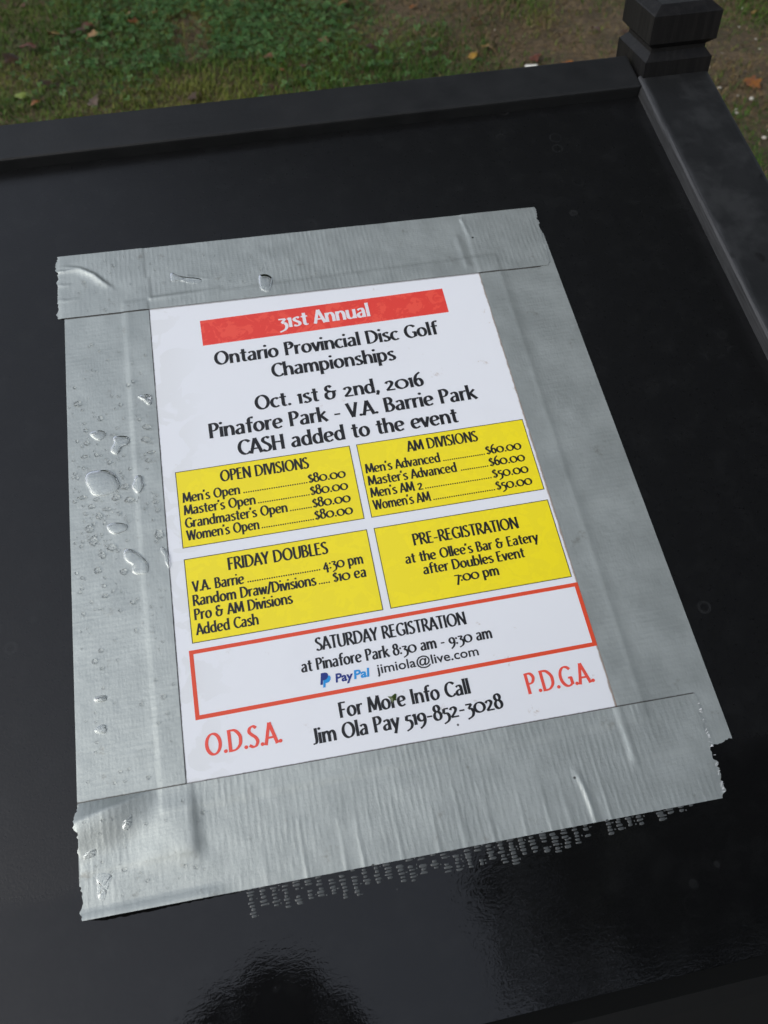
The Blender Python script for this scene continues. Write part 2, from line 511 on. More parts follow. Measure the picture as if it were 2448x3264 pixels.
# --- hand-drawn flared lettering: each glyph is a set of pen strokes, cap height 1
def E(cx, cy, rx, ry, a0, a1, n=20):
    return ('E', [(cx + rx * math.cos(R(a0 + (a1 - a0) * i / n)), cy + ry * math.sin(R(a0 + (a1 - a0) * i / n))) for i in range(n + 1)])
def S(*p): return ('l', list(p))
def Cv(*p): return ('c', list(p))
def dot(x, y, r=0.085): return ('d', [(x, y)], r)
ARCH = lambda a, b: Cv((a, .46), (a + .1, .61), ((a + b) / 2 + .03, .655), (b - .04, .58), (b, .42), (b, .2), (b, 0))
G = {
 ' ': (.30, []),
 'a': (.50, [Cv((.10, .57), (.21, .655), (.33, .63), (.38, .5), (.38, .3), (.38, 0)), Cv((.38, .40), (.22, .37), (.10, .26), (.10, .11), (.2, .035), (.31, .09), (.38, .2))]),
 'b': (.55, [S((.10, 0), (.10, 1.04)), E(.27, .345, .185, .31, 155, -155)]),
 'c': (.45, [E(.275, .345, .2, .31, 48, 312)]),
 'd': (.55, [S((.44, 0), (.44, 1.04)), E(.27, .345, .185, .31, 25, 335)]),
 'e': (.52, [S((.10, .33), (.44, .39)), Cv((.44, .39), (.41, .57), (.28, .66), (.14, .58), (.085, .35), (.14, .12), (.28, .035), (.45, .12))]),
 'f': (.37, [Cv((.42, .99), (.30, 1.02), (.21, .92), (.19, .74), (.19, .4), (.19, 0)), S((.04, .655), (.38, .655))]),
 'h': (.54, [S((.10, 0), (.10, 1.04)), ARCH(.10, .44)]),
 'i': (.20, [S((.10, 0), (.10, .69)), dot(.10, .93)]),
 'k': (.49, [S((.10, 0), (.10, 1.04)), S((.43, .68), (.13, .36)), S((.19, .42), (.47, 0))]),
 'l': (.20, [S((.10, 0), (.10, 1.04))]),
 'm': (.80, [S((.10, 0), (.10, .69)), ARCH(.10, .40), ARCH(.40, .70)]),
 'n': (.54, [S((.10, 0), (.10, .69)), ARCH(.10, .44)]),
 'o': (.56, [E(.28, .345, .195, .31, 0, 360, 28)]),
 'p': (.55, [S((.10, -.28), (.10, .69)), E(.27, .345, .185, .31, 155, -155)]),
 'r': (.36, [S((.10, 0), (.10, .69)), Cv((.10, .44), (.18, .6), (.27, .655), (.36, .64))]),
 's': (.42, [Cv((.35, .60), (.24, .665), (.12, .60), (.11, .48), (.22, .37), (.34, .25), (.33, .10), (.20, .03), (.05, .10))]),
 't': (.37, [Cv((.19, .92), (.19, .5), (.19, .16), (.25, .05), (.36, .06)), S((.03, .655), (.36, .655))]),
 'u': (.54, [Cv((.10, .69), (.10, .35), (.12, .12), (.23, .035), (.36, .09), (.44, .25)), S((.44, .69), (.44, 0))]),
 'v': (.44, [S((.04, .69), (.22, 0)), S((.22, 0), (.40, .69))]),
 'w': (.68, [S((.04, .69), (.19, 0)), S((.19, 0), (.34, .66)), S((.34, .66), (.49, 0)), S((.49, 0), (.64, .69))]),
 'y': (.45, [S((.04, .69), (.23, .03)), S((.42, .69), (.14, -.28))]),
 'A': (.56, [S((.03, 0), (.27, 1)), S((.27, 1), (.53, 0)), S((.13, .31), (.43, .31))]),
 'B': (.53, [S((.10, 0), (.10, 1)), Cv((.10, .965), (.30, .95), (.39, .77), (.30, .57), (.12, .54)), Cv((.12, .54), (.34, .51), (.45, .28), (.33, .06), (.10, .035))]),
 'C': (.60, [E(.38, .5, .29, .465, 42, 318)]),
 'D': (.66, [S((.10, 0), (.10, 1)), Cv((.10, .965), (.36, .93), (.54, .7), (.57, .49), (.52, .25), (.34, .07), (.10, .035))]),
 'E': (.47, [S((.10, 0), (.10, 1)), S((.10, .965), (.42, .965)), S((.10, .53), (.37, .53)), S((.10, .035), (.43, .035))]),
 'F': (.44, [S((.10, 0), (.10, 1)), S((.10, .965), (.42, .965)), S((.10, .51), (.36, .51))]),
 'G': (.66, [E(.38, .5, .29, .465, 42, 322), S((.57, .42), (.57, .08)), S((.43, .42), (.62, .42))]),
 'H': (.62, [S((.10, 0), (.10, 1)), S((.52, 0), (.52, 1)), S((.10, .53), (.52, .53))]),
 'I': (.21, [S((.105, 0), (.105, 1))]),
 'J': (.33, [Cv((.23, 1), (.23, .6), (.23, .22), (.17, .05), (.02, .02))]),
 'L': (.43, [S((.10, 0), (.10, 1)), S((.10, .035), (.41, .035))]),
 'M': (.76, [S((.07, 0), (.13, 1)), S((.13, 1), (.38, .1)), S((.38, .1), (.62, 1)), S((.62, 1), (.69, 0))]),
 'N': (.63, [S((.09, 0), (.09, 1)), S((.09, 1), (.54, 0)), S((.54, 0), (.54, 1))]),
 'O': (.76, [E(.38, .5, .29, .465, 0, 360, 32)]),
 'P': (.50, [S((.10, 0), (.10, 1)), Cv((.10, .965), (.32, .95), (.43, .75), (.33, .52), (.12, .47))]),
 'R': (.55, [S((.10, 0), (.10, 1)), Cv((.10, .965), (.32, .95), (.42, .75), (.33, .54), (.12, .49)), S((.25, .50), (.53, 0))]),
 'S': (.49, [Cv((.40, .87), (.27, .965), (.13, .90), (.09, .73), (.20, .58), (.34, .44), (.41, .26), (.33, .07), (.19, .035), (.04, .13))]),
 'T': (.50, [S((.25, 0), (.25, .965)), S((.02, .965), (.48, .965))]),
 'U': (.61, [Cv((.10, 1), (.10, .6), (.11, .25), (.19, .06), (.31, .03), (.44, .08), (.51, .27), (.52, .6), (.52, 1))]),
 'V': (.52, [S((.03, 1), (.26, 0)), S((.26, 0), (.49, 1))]),
 'W': (.80, [S((.03, 1), (.21, 0)), S((.21, 0), (.40, .95)), S((.40, .95), (.58, 0)), S((.58, 0), (.77, 1))]),
 'Y': (.51, [S((.03, 1), (.25, .45)), S((.48, 1), (.25, .45)), S((.25, .45), (.25, 0))]),
 '0': (.68, [E(.34, .345, .275, .31, 0, 360, 28)]),
 '1': (.27, [S((.15, 0), (.15, .70)), S((.15, .68), (.03, .58))]),
 '2': (.50, [Cv((.05, .52), (.13, .64), (.27, .655), (.36, .54), (.31, .38), (.18, .2), (.05, .05)), S((.04, .045), (.47, .045))]),
 '3': (.46, [S((.04, .655), (.38, .655)), S((.38, .655), (.18, .37)), Cv((.18, .37), (.34, .33), (.41, .13), (.32, -.12), (.04, -.28))]),
 '4': (.52, [S((.33, .69), (.03, .09)), S((.03, .09), (.49, .09)), S((.34, .48), (.34, -.27))]),
 '5': (.44, [S((.40, .655), (.13, .655)), S((.14, .655), (.10, .37)), Cv((.10, .37), (.30, .34), (.38, .12), (.29, -.13), (.04, -.28))]),
 '6': (.50, [Cv((.40, 1.0), (.20, .82), (.10, .55), (.09, .25), (.22, .04), (.37, .09), (.42, .28), (.36, .48), (.24, .55), (.11, .42))]),
 '7': (.46, [S((.03, .65), (.43, .65)), S((.43, .65), (.19, -.27))]),
 '8': (.50, [E(.25, .77, .145, .2, 0, 360), E(.25, .30, .185, .265, 0, 360)]),
 '9': (.50, [E(.24, .42, .18, .235, 0, 360), Cv((.42, .45), (.41, .15), (.30, -.1), (.09, -.28))]),
 '$': (.46, [Cv((.36, .72), (.25, .80), (.13, .73), (.11, .60), (.23, .46), (.37, .32), (.34, .13), (.21, .06), (.05, .14)), ('t', [(.20, -.06), (.20, .93)]), ('t', [(.28, -.06), (.28, .93)])]),
 '&': (.64, [Cv((.37, .84), (.25, .965), (.12, .86), (.13, .66), (.30, .54)), Cv((.30, .54), (.10, .45), (.07, .2), (.2, .035), (.38, .08), (.46, .28), (.46, .53)), S((.28, .54), (.60, .54))]),
 '.': (.22, [dot(.11, .08)]),
 ',': (.22, [dot(.11, .08), S((.13, .06), (.05, -.16))]),
 "'": (.17, [S((.10, 1.03), (.06, .80))]),
 '-': (.40, [S((.05, .36), (.34, .36))]),
 ':': (.22, [dot(.11, .12), dot(.11, .55)]),
 '/': (.36, [S((.03, -.08), (.32, 1.05))]),
}
def catmull(p, n=7):
    p = [np.array(q, float) for q in p]
    pp = [2 * p[0] - p[1]] + p + [2 * p[-1] - p[-2]]
    o = []
    for i in range(1, len(pp) - 2):
        for k in range(n):
            t = k / n
            a, b, c, d = pp[i - 1], pp[i], pp[i + 1], pp[i + 2]
            o.append(0.5 * (2 * b + (c - a) * t + (2 * a - 5 * b + 4 * c - d) * t * t + (3 * b - a - 3 * c + d) * t ** 3))
    o.append(pp[-2])
    return o
NIB = R(14)
def text_strokes(s, thick, thin):
    """list of (polygon-strip left pts, right pts) in cap-height units, plus ink extents"""
    out, x = [], 0.0
    for ch in s:
        adv, st = G[ch]
        for q in st:
            kind = q[0]
            if kind == 'd':
                cx, cy = q[1][0]; r = q[2]
                ring = [(x + cx + r * math.cos(k * math.pi / 6), cy + r * math.sin(k * math.pi / 6)) for k in range(12)]
                out.append(('poly', ring)); continue
            pts = catmull(q[1]) if kind == 'c' else [np.array(v, float) for v in q[1]]
            if kind in ('l', 't'):
                a, b = pts[0], pts[-1]
                pts = [a + (b - a) * t for t in (0, .08, .3, .7, .92, 1)]
            L, Rr = [], []
            for i, p in enumerate(pts):
                d = pts[min(i + 1, len(pts) - 1)] - pts[max(i - 1, 0)]
                if kind == 'E' and abs(pts[0] - pts[-1]).sum() < 1e-6 and i in (0, len(pts) - 1):
                    d = pts[1] - pts[-2]
                d = d / (np.hypot(*d) + 1e-9)
                ph = math.atan2(d[1], d[0])
                w = thin + (thick - thin) * abs(math.sin(ph - NIB)) ** 1.15
                if kind == 't': w = 0.028
                if kind == 'l' and i in (0, 5): w *= 1.12
                nrm = np.array([-d[1], d[0]]) * w / 2
                L.append((x + p[0] + nrm[0], p[1] + nrm[1])); Rr.append((x + p[0] - nrm[0], p[1] - nrm[1]))
            out.append(('strip', L, Rr))
        x += adv
    xs = [p[0] for q in out for part_ in q[1:] for p in part_]
    return out, min(xs), max(xs)
def lettering(s, x0, x1, y, cap, mat, z=0.40, parent=None, thick=.172, thin=.080, name='lettering'):
    st, a, b = text_strokes(s, thick, thin)
    sx = (x1 - x0) / (b - a)
    V, F = [], []
    for k, q in enumerate(st):
        zz = (z + 0.004 * (k % 5)) * K
        base = len(V)
        if q[0] == 'poly':
            V += [((x0 + (p[0] - a) * sx) * K, (y + p[1] * cap) * K, zz) for p in q[1]]
            F.append(list(range(base, base + len(q[1]))))
        else:
            nL = len(q[1])
            V += [((x0 + (p[0] - a) * sx) * K, (y + p[1] * cap) * K, zz) for p in q[1] + q[2]]
            for i in range(nL - 1):
                F.append((base + nL + i, base + nL + i + 1, base + i + 1, base + i))
    return part(name, mesh_np(name, V, F), mat, parent)
def leaders(x0, x1, y, parent, r=0.42):
    n = max(2, int(round((x1 - x0) / 1.22)))
    V, F = [], []
    for i in range(n):
        cx = x0 + (x1 - x0) * (i + .5) / n
        b = len(V)
        V += [((cx + r * math.cos(k * math.pi / 4)) * K, (y + .45 + r * math.sin(k * math.pi / 4)) * K, 0.40 * K) for k in range(8)]
        F.append(list(range(b, b + 8)))
    return part('dot_leader', mesh_np('dot_leader', V, F), M['black'], parent)

ban = part('banner', quad_mesh('banner', 24.8, 170.7, 180.1, 198.3, 0.33), M['red'], label='red banner reading 31st Annual')
lettering('31st Annual', 69.8, 124.2, 184.9, 9.9, M['white'], parent=ban)
for s, x0, x1, y in (('Ontario Provincial Disc Golf', 30.1, 162.0, 165.1), ('Championships', 61.1, 133.1, 151.3),
                     ('Oct. 1st & 2nd, 2016', 49.0, 145.2, 131.0), ('Pinafore Park - V.A. Barrie Park', 22.1, 173.4, 117.2),
                     ('CASH added to the event', 36.3, 158.8, 103.8)):
    lettering(s, x0, x1, y, 9.5, M['black'], name='headline')

def ybox(x0, x1, y0, y1, label):
    b = part('yellow_box', quad_mesh('yellow_box', x0, x1, y0, y1, 0.33), M['yellow'], label=label)
    part('outline', frame_mesh('outline', x0, x1, y0, y1, 0.42, 0.36), M['line'], b)
    return b
TB = dict(thick=.176, thin=.090)
b = ybox(1.9, 96.3, 54.45, 99.5, 'yellow box of open division prices')
lettering('OPEN DIVISIONS', 25.1, 72.8, 89.5, 6.9, M['black'], parent=b, thick=.170, thin=.085)
for s, x1, d0, y in (("Men's Open", 34.5, 35.9, 80.5), ("Master's Open", 41.8, 42.7, 73.1), ("Grandmaster's Open", 57.6, 58.6, 65.6), ("Women's Open", 41.9, 42.7, 58.4)):
    lettering(s, 4.3, x1, y, 5.8, M['black'], parent=b, **TB)
    leaders(d0, 70.5, y, b)
    lettering('$80.00', 70.9, 91.2, y, 5.8, M['black'], parent=b, **TB)
b = ybox(1.9, 96.3, 3.35, 48.3, 'yellow box about the Friday doubles')
lettering('FRIDAY DOUBLES', 23.4, 74.7, 38.4, 6.8, M['black'], parent=b, thick=.170, thin=.085)
lettering('V.A. Barrie', 4.5, 30.6, 29.8, 5.8, M['black'], parent=b, **TB)
leaders(31.8, 69.2, 29.9, b)
lettering('4:30 pm', 70.3, 91.2, 29.7, 5.8, M['black'], parent=b, **TB)
lettering('Random Draw/Divisions', 4.2, 66.0, 22.4, 5.8, M['black'], parent=b, **TB)
leaders(66.8, 72.9, 22.4, b)
lettering('$10 ea', 74.5, 91.4, 22.4, 5.8, M['black'], parent=b, **TB)
lettering('Pro & AM Divisions', 4.2, 53.0, 15.0, 5.8, M['black'], parent=b, **TB)
lettering('Added Cash', 4.2, 34.9, 7.2, 5.8, M['black'], parent=b, **TB)
b = ybox(99.9, 194.2, 54.45, 99.5, 'yellow box of amateur division prices')
lettering('AM DIVISIONS', 126.6, 166.7, 90.0, 6.7, M['black'], parent=b, thick=.170, thin=.085)
for s, x1, d0, y, pr in (("Men's Advanced", 143.2, 144.4, 80.8, '$60.00'), ("Master's Advanced", 150.7, 152.5, 73.3, '$60.00'), ("Men's AM 2", 130.3, 131.1, 66.0, '$50.00'), ("Women's AM", 133.1, 133.9, 58.6, '$50.00')):
    lettering(s, 101.9, x1, y, 5.8, M['black'], parent=b, **TB)
    leaders(d0, 168.2, y, b)
    lettering(pr, 168.9, 189.0, y, 5.8, M['black'], parent=b, **TB)
b = ybox(99.9, 194.2, 3.35, 48.3, 'yellow box about pre-registration')
lettering('PRE-REGISTRATION', 118.5, 174.9, 34.8, 6.6, M['black'], parent=b, thick=.170, thin=.085)
lettering("at the Ollee's Bar & Eatery", 112.3, 183.3, 25.5, 5.6, M['black'], parent=b, **TB)
lettering('after Doubles Event', 120.1, 173.6, 18.2, 5.6, M['black'], parent=b, **TB)
lettering('7:00 pm', 135.0, 158.1, 11.1, 5.6, M['black'], parent=b, **TB)
b = part('red_frame', frame_mesh('red_frame', 0.0, 196.0, -33.8, 0.0, 2.0, 0.35), M['red2'])
lettering('SATURDAY REGISTRATION', 60.3, 135.5, -11.3, 6.6, M['black'], parent=b, thick=.170, thin=.085)
lettering('at Pinafore Park 8:30 am - 9:30 am', 51.7, 146.3, -20.6, 5.8, M['black'], parent=b, **TB)
lettering('For More Info Call', 66.1, 129.4, -45.3, 7.3, M['black'], name='contact_line')
lettering('Jim Ola Pay 519-852-3028', 52.0, 143.2, -55.0, 7.3, M['black'], name='contact_line')
lettering('O.D.S.A.', 3.1, 38.3, -51.2, 10.1, M['red3'], name='initials', thick=.15, thin=.08)
lettering('P.D.G.A.', 156.2, 189.6, -50.9, 10.1, M['red3'], name='initials', thick=.15, thin=.08)

def sans(s, x0, x1, y, cap, mat, parent, name, shear=0.0, offset=0.0):
    cu_ = bpy.data.curves.new(name, 'FONT')
    cu_.body = s
    cu_.shear = shear
    cu_.offset = offset
    cu_.resolution_u = 3
    o = bpy.data.objects.new(name, cu_)
    COL.objects.link(o)
    dg = bpy.context.evaluated_depsgraph_get()
    me = bpy.data.meshes.new_from_object(o.evaluated_get(dg))
    bpy.data.objects.remove(o)
    me.materials.clear()
    co = np.empty(len(me.vertices) * 3, np.float32)
    me.vertices.foreach_get('co', co)
    co = co.reshape(-1, 3)
    ax, bx = co[:, 0].min(), co[:, 0].max()
    co[:, 0] = (x0 + (co[:, 0] - ax) * (x1 - x0) / (bx - ax)) * K
    co[:, 1] = (y + co[:, 1] * cap / 0.70) * K
    co[:, 2] = 0.41 * K
    me.vertices.foreach_set('co', co.ravel())
    me.update()
    return part(name, me, mat, parent)
sans('jimiola@live.com', 87.2, 137.6, -27.8, 4.6, M['black'], b, 'email_address', 0, 0.012)
sans('Pay', 67.0, 75.7, -28.2, 4.1, M['navy'], b, 'wordmark', 0.12, 0.03)
sans('Pal', 75.9, 83.8, -28.2, 4.1, M['azure'], b, 'wordmark', 0.12, 0.03)
def pmark(dx, dy, z, mat):
    # slanted letter P with a filled bowl
    pts = [(0, 0), (1.05, 5.6), (3.0, 5.6), (3.9, 5.3), (4.35, 4.5), (4.1, 3.2), (3.3, 2.3), (2.2, 2.0), (1.5, 2.0), (1.15, 0)]
    V = [((59.6 + dx + x * 1.0) * K, (-28.6 + dy + y) * K, z * K) for x, y in pts]
    return part('payment_logo', mesh_np('payment_logo', V, [list(range(len(V)))]), mat, b)
pmark(1.05, -1.05, 0.39, M['azure'])
pmark(0, 0.45, 0.42, M['navy'])

# ------------------------------------------------------------------ duct tape
def on_paper(x, y):
    return sst(-20.5, -17.0, x) * sst(211.5, 208.0, x) * sst(221.0, 217.5, y) * sst(-74.0, -70.5, y)
def ridge(x, y, a, b, h, s, taper=True):
    ax, ay = a; bx, by = b
    dx, dy = bx - ax, by - ay
    L = math.hypot(dx, dy)
    t = ((x - ax) * dx + (y - ay) * dy) / L
    dd = np.abs((x - ax) * -dy + (y - ay) * dx) / L
    e = sst(-s, s, t) * sst(L + s, L - s, t)
    if taper: e = e * (0.25 + 0.75 * np.clip(1 - t / L, 0, 1))
    return h * np.exp(-(dd / s) ** 2) * e
def crease(x, y, pts, h, s_up, s_dn):
    """curved sharp fold along a polyline; different widths on its two sides"""
    best = np.full(np.shape(x), 1e9); side = np.zeros(np.shape(x)); tt = np.zeros(np.shape(x))
    n_ = len(pts) - 1
    for k in range(n_):
        (ax, ay), (bx, by) = pts[k], pts[k + 1]
        dx, dy = bx - ax, by - ay
        L = math.hypot(dx, dy)
        t = np.clip(((x - ax) * dx + (y - ay) * dy) / L ** 2, 0, 1)
        d = np.hypot(x - ax - t * dx, y - ay - t * dy)
        sd_ = np.sign((x - ax) * -dy + (y - ay) * dx)
        m_ = d < best
        best = np.where(m_, d, best); side = np.where(m_, sd_, side); tt = np.where(m_, (k + t) / n_, tt)
    s = np.where(side > 0, s_up, s_dn)
    return h * np.exp(-(best / s) ** 1.6) * np.sin(np.pi * np.clip(tt, .02, .98)) ** .6
def side_mask(x, y):
    l = sst(-55.5, -53.5, x) * sst(-3.5, -5.0, x) * sst(-92, -89.5, y)
    r = sst(194.8, 196.2, x) * sst(246, 244, x) * sst(-91, -88.5, y)
    return np.maximum(l, r)
def h_side(x, y):
    return 0.30 + 0.34 * on_paper(x, y) + 0.07 * np.exp(-((x + 18.5 - (y - 80) * 0.02) / 1.6) ** 2) + 0.16 * np.exp(-((x - 210.5) / 2.6) ** 2) * (0.6 + vnoise(y / 22, x * 0, 6)) + 0.16 * (vnoise(x / 9, y / 9, 3) - .5)
def h_top(x, y):
    z = 0.36 + 0.34 * on_paper(x, y) + 0.28 * side_mask(x, y) + 0.16 * (vnoise(x / 8, y / 8, 4) - .5)
    z += crease(x, y, [(-51, 252.5), (-42, 249.5), (-34, 243.5), (-29, 237), (-24, 232)], 1.5, 0.8, 2.6) + crease(x, y, [(-57, 249.8), (-51, 248.8), (-44, 249.0)], 0.8, 0.6, 1.2)
    z += crease(x, y, [(-57, 228), (-50, 226), (-44, 227)], 0.4, 0.8, 1.5) + crease(x, y, [(-57, 240), (-52, 238), (-47, 238)], 0.4, 0.7, 1.2)
    z += ridge(x, y, (-3, 219.6), (40, 220.4), 0.75, 1.3) + ridge(x, y, (-3, 236), (-3, 219), 0.35, 0.9, False)
    z += ridge(x, y, (195, 252), (196.5, 237), 0.6, 0.9) + ridge(x, y, (189, 238), (190, 212), 0.35, 2.2, False)
    z += ridge(x, y, (20, 233), (34, 229), 0.45, 0.9)
    return z
def h_bot(x, y):
    z = 0.36 + 0.34 * on_paper(x, y) + 0.28 * side_mask(x, y) + 0.16 * (vnoise(x / 8, y / 8, 5) - .5)
    z += crease(x, y, [(167.5, -88), (169.3, -97), (170.2, -105), (170.8, -118)], 0.8, 1.5, 0.7) + ridge(x, y, (195.4, -64), (196.5, -93), 0.32, 1.8, False)
    z += 1.3 * sst(0.5, -7.5, x) * sst(-36, -10, x) * sst(-97, -86, y) * sst(-62, -76, y)
    yc = -69.3 + (x + 55) * 0.235 + 0.5 * (vnoise(x / 5, x * 0, 7) - .5)      # crease of the curled corner
    hc = 4.4 * sst(-18, -44, x)
    z += hc * np.where(y < yc, sst(-19, 0, y - yc), 1 - np.clip((y - yc) / np.maximum(-60.8 - yc, .6), 0, 1))
    z += 1.1 * sst(12, -6, x) * sst(-104, -109, y)
    for k, xx in enumerate((24, 41, 58, 66, 83, 99, 112, 124, 139, 151, 160, 178)):
        z += ridge(x, y, (xx, -114), (xx - 1.5 + (k % 3) * .8, -92 + (k * 7 % 11)), 0.18 + 0.03 * (k % 4), 0.85)
    return z
def tape(name, quad, hfun, mat, label, along, jag=(0.5, 0.5), step=0.85):
    """quad: lower-left, lower-right, upper-right, upper-left in sheet millimetres; along = axis of the strip; torn short ends"""
    (ax, ay), (bx, by), (cx, cy), (dx, dy) = quad
    nu = int(max(abs(bx - ax), abs(cx - dx)) / step) + 1
    nv = int(max(abs(dy - ay), abs(cy - by)) / step) + 1
    u, v = np.meshgrid(np.linspace(0, 1, nu), np.linspace(0, 1, nv))
    x = ax * (1 - u) * (1 - v) + bx * u * (1 - v) + cx * u * v + dx * (1 - u) * v
    y = ay * (1 - u) * (1 - v) + by * u * (1 - v) + cy * u * v + dy * (1 - u) * v
    t, w = (u, v) if along == 'X' else (v, u)
    sgn = x if along == 'X' else y
    k = w * 50
    j0 = (vnoise(k * 1.1, k * 0 + 3, 8) - .5) * 2.2 + (vnoise(k * .25, k * 0 + 7, 9) - .5) * 3
    j1 = (vnoise(k * 1.1, k * 0 + 13, 8) - .5) * 2.2 + (vnoise(k * .25, k * 0 + 17, 9) - .5) * 3
    off = jag[0] * j0 * sst(0.02, 0, t) + jag[1] * j1 * sst(0.98, 1, t)
    if along == 'X': x = x + off
    else: y = y + off
    z = hfun(x, y)
    V = np.stack([x * K, y * K, z * K], -1).reshape(-1, 3)
    i = np.arange(nu * nv).reshape(nv, nu)
    F = np.stack([i[:-1, :-1], i[:-1, 1:], i[1:, 1:], i[1:, :-1]], -1).reshape(-1)
    me = mesh_fast(name, V, F, np.full(len(F) // 4, 4), True)
    o = link(name, me, mat, None, WP)
    sm = o.modifiers.new('thickness', 'SOLIDIFY')
    sm.thickness = 0.00018
    sm.offset = -1
    me.materials.append(M['tape_edge'])
    sm.material_offset_rim = 1
    es = o.modifiers.new('crisp_edges', 'EDGE_SPLIT')
    es.split_angle = R(50)
    tag(o, label, 'tape', 'strips of grey duct tape round the notice')
    return o
tape('duct_tape', [(-55.2, -95), (-7.4, -95), (-3.4, 250), (-52.0, 250)], h_side, M['tape_y'], 'grey duct tape strip down the left edge of the notice, beaded with rain', 'Y')
tape('duct_tape', [(196.2, -89.2), (245.1, -89.2), (243.9, 232), (195.9, 232)], h_side, M['tape_y'], 'dull grey duct tape strip down the right edge of the notice, smudged with dirt', 'Y')
tape('duct_tape', [(-55.7, 213.4), (240.8, 205.3), (244.5, 253.7), (-55.7, 261.3)], h_top, M['tape_x'], 'grey duct tape strip across the top of the notice, creased at its left end', 'X')
TB_ = tape('duct_tape', [(-54.0, -108.8), (232.3, -113.3), (235.2, -65.3), (-55.0, -61.0)], h_bot, M['tape_x'], 'ribbed grey duct tape strip along the bottom of the notice with a curled corner', 'X', (0.55, 0.8))

def fray(parent, pts, n_, seed):
    q = np.random.default_rng(seed)
    V, F = [], []
    for i in range(n_):
        t = q.random() * (len(pts) - 1); k = int(t); t -= k
        x = pts[k][0] * (1 - t) + pts[k + 1][0] * t; y = pts[k][1] * (1 - t) + pts[k + 1][1] * t
        L = q.uniform(.6, 1.8); a = q.normal(0.2, .5); w = q.uniform(.08, .2)
        z = float(h_bot(np.array(x - 1.5), np.array(y))) + .12
        dx, dy = math.cos(a), math.sin(a)
        b = len(V)
        x0, y0 = x - L * .75, y
        V += [((x0 - dy * w) * K, (y0 + dx * w) * K, z * K), ((x0 + dy * w) * K, (y0 - dx * w) * K, z * K),
              ((x0 + dx * L + dy * w) * K, (y0 + dy * L - dx * w) * K, (z + .25) * K), ((x0 + dx * L - dy * w) * K, (y0 + dy * L + dx * w) * K, (z + .25) * K)]
        F.append((b, b + 1, b + 2, b + 3))
    o = link('frayed_threads', mesh_np('frayed_threads', V, F), simple('white_thread', (.62, .64, .65), .7), parent)
    o['label'] = 'white frayed threads along the torn end'
    return o
fray(TB_, [(235.3, -70), (234.7, -79), (234.6, -87), (234.3, -94), (233.4, -104), (232.4, -112)], 30, 4)
def tape_top(x, y):
    """surface height in mm of whatever lies at a sheet point"""
    x = np.asarray(x, float); y = np.asarray(y, float)
    if y > 211 - (x + 55) * .027: return float(h_top(x, y))
    if y < -62: return float(h_bot(x, y))
    if x < -5 or x > 196: return float(h_side(x, y))
    return 0.30

# ------------------------------------------------------------------ rain drops
def blob_mesh(outline, height, n=28, rings=6):
    """domed puddle over a closed outline given in mm round the origin"""
    p = np.array(catmull(list(outline) + [outline[0], outline[1], outline[2]], 6))
    m_ = len(outline) * 6
    p = p[6:6 + m_]
    idx = np.linspace(0, len(p), n, endpoint=False).astype(int)
    p = p[idx]
    V, F = [], []
    height *= 1.45
    prof = [(1.0, -0.10), (0.99, 0.30), (0.945, 0.60), (0.85, 0.82), (0.62, 0.96), (0.3, 1.0)]
    for s, h in prof:
        V += [(a * s * K, b * s * K, h * height * K) for a, b in p]
    V.append((0, 0, height * K))
    for r in range(len(prof) - 1):
        for i in range(n):
            j = (i + 1) % n
            F.append((r * n + i, r * n + j, (r + 1) * n + j, (r + 1) * n + i))
    last = (len(prof) - 1) * n
    for i in range(n):
        F.append((last + i, last + (i + 1) % n, len(V) - 1))
    return mesh_np('raindrop', V, F, True)
def drop_at(me, x, y, label, rot=0.0, sc=(1, 1, 1), first_mat=True, group='raindrops on the tape'):
    o = bpy.data.objects.new('raindrop', me)
    COL.objects.link(o)
    if not me.materials: me.materials.append(M['water'])
    o.matrix_world = WP @ Matrix.Translation((x * K, y * K, (tape_top(x, y) - 0.02) * K)) @ Matrix.Rotation(rot, 4, 'Z') @ Matrix.Diagonal((*sc, 1))
    return tag(o, label, 'raindrop', group)
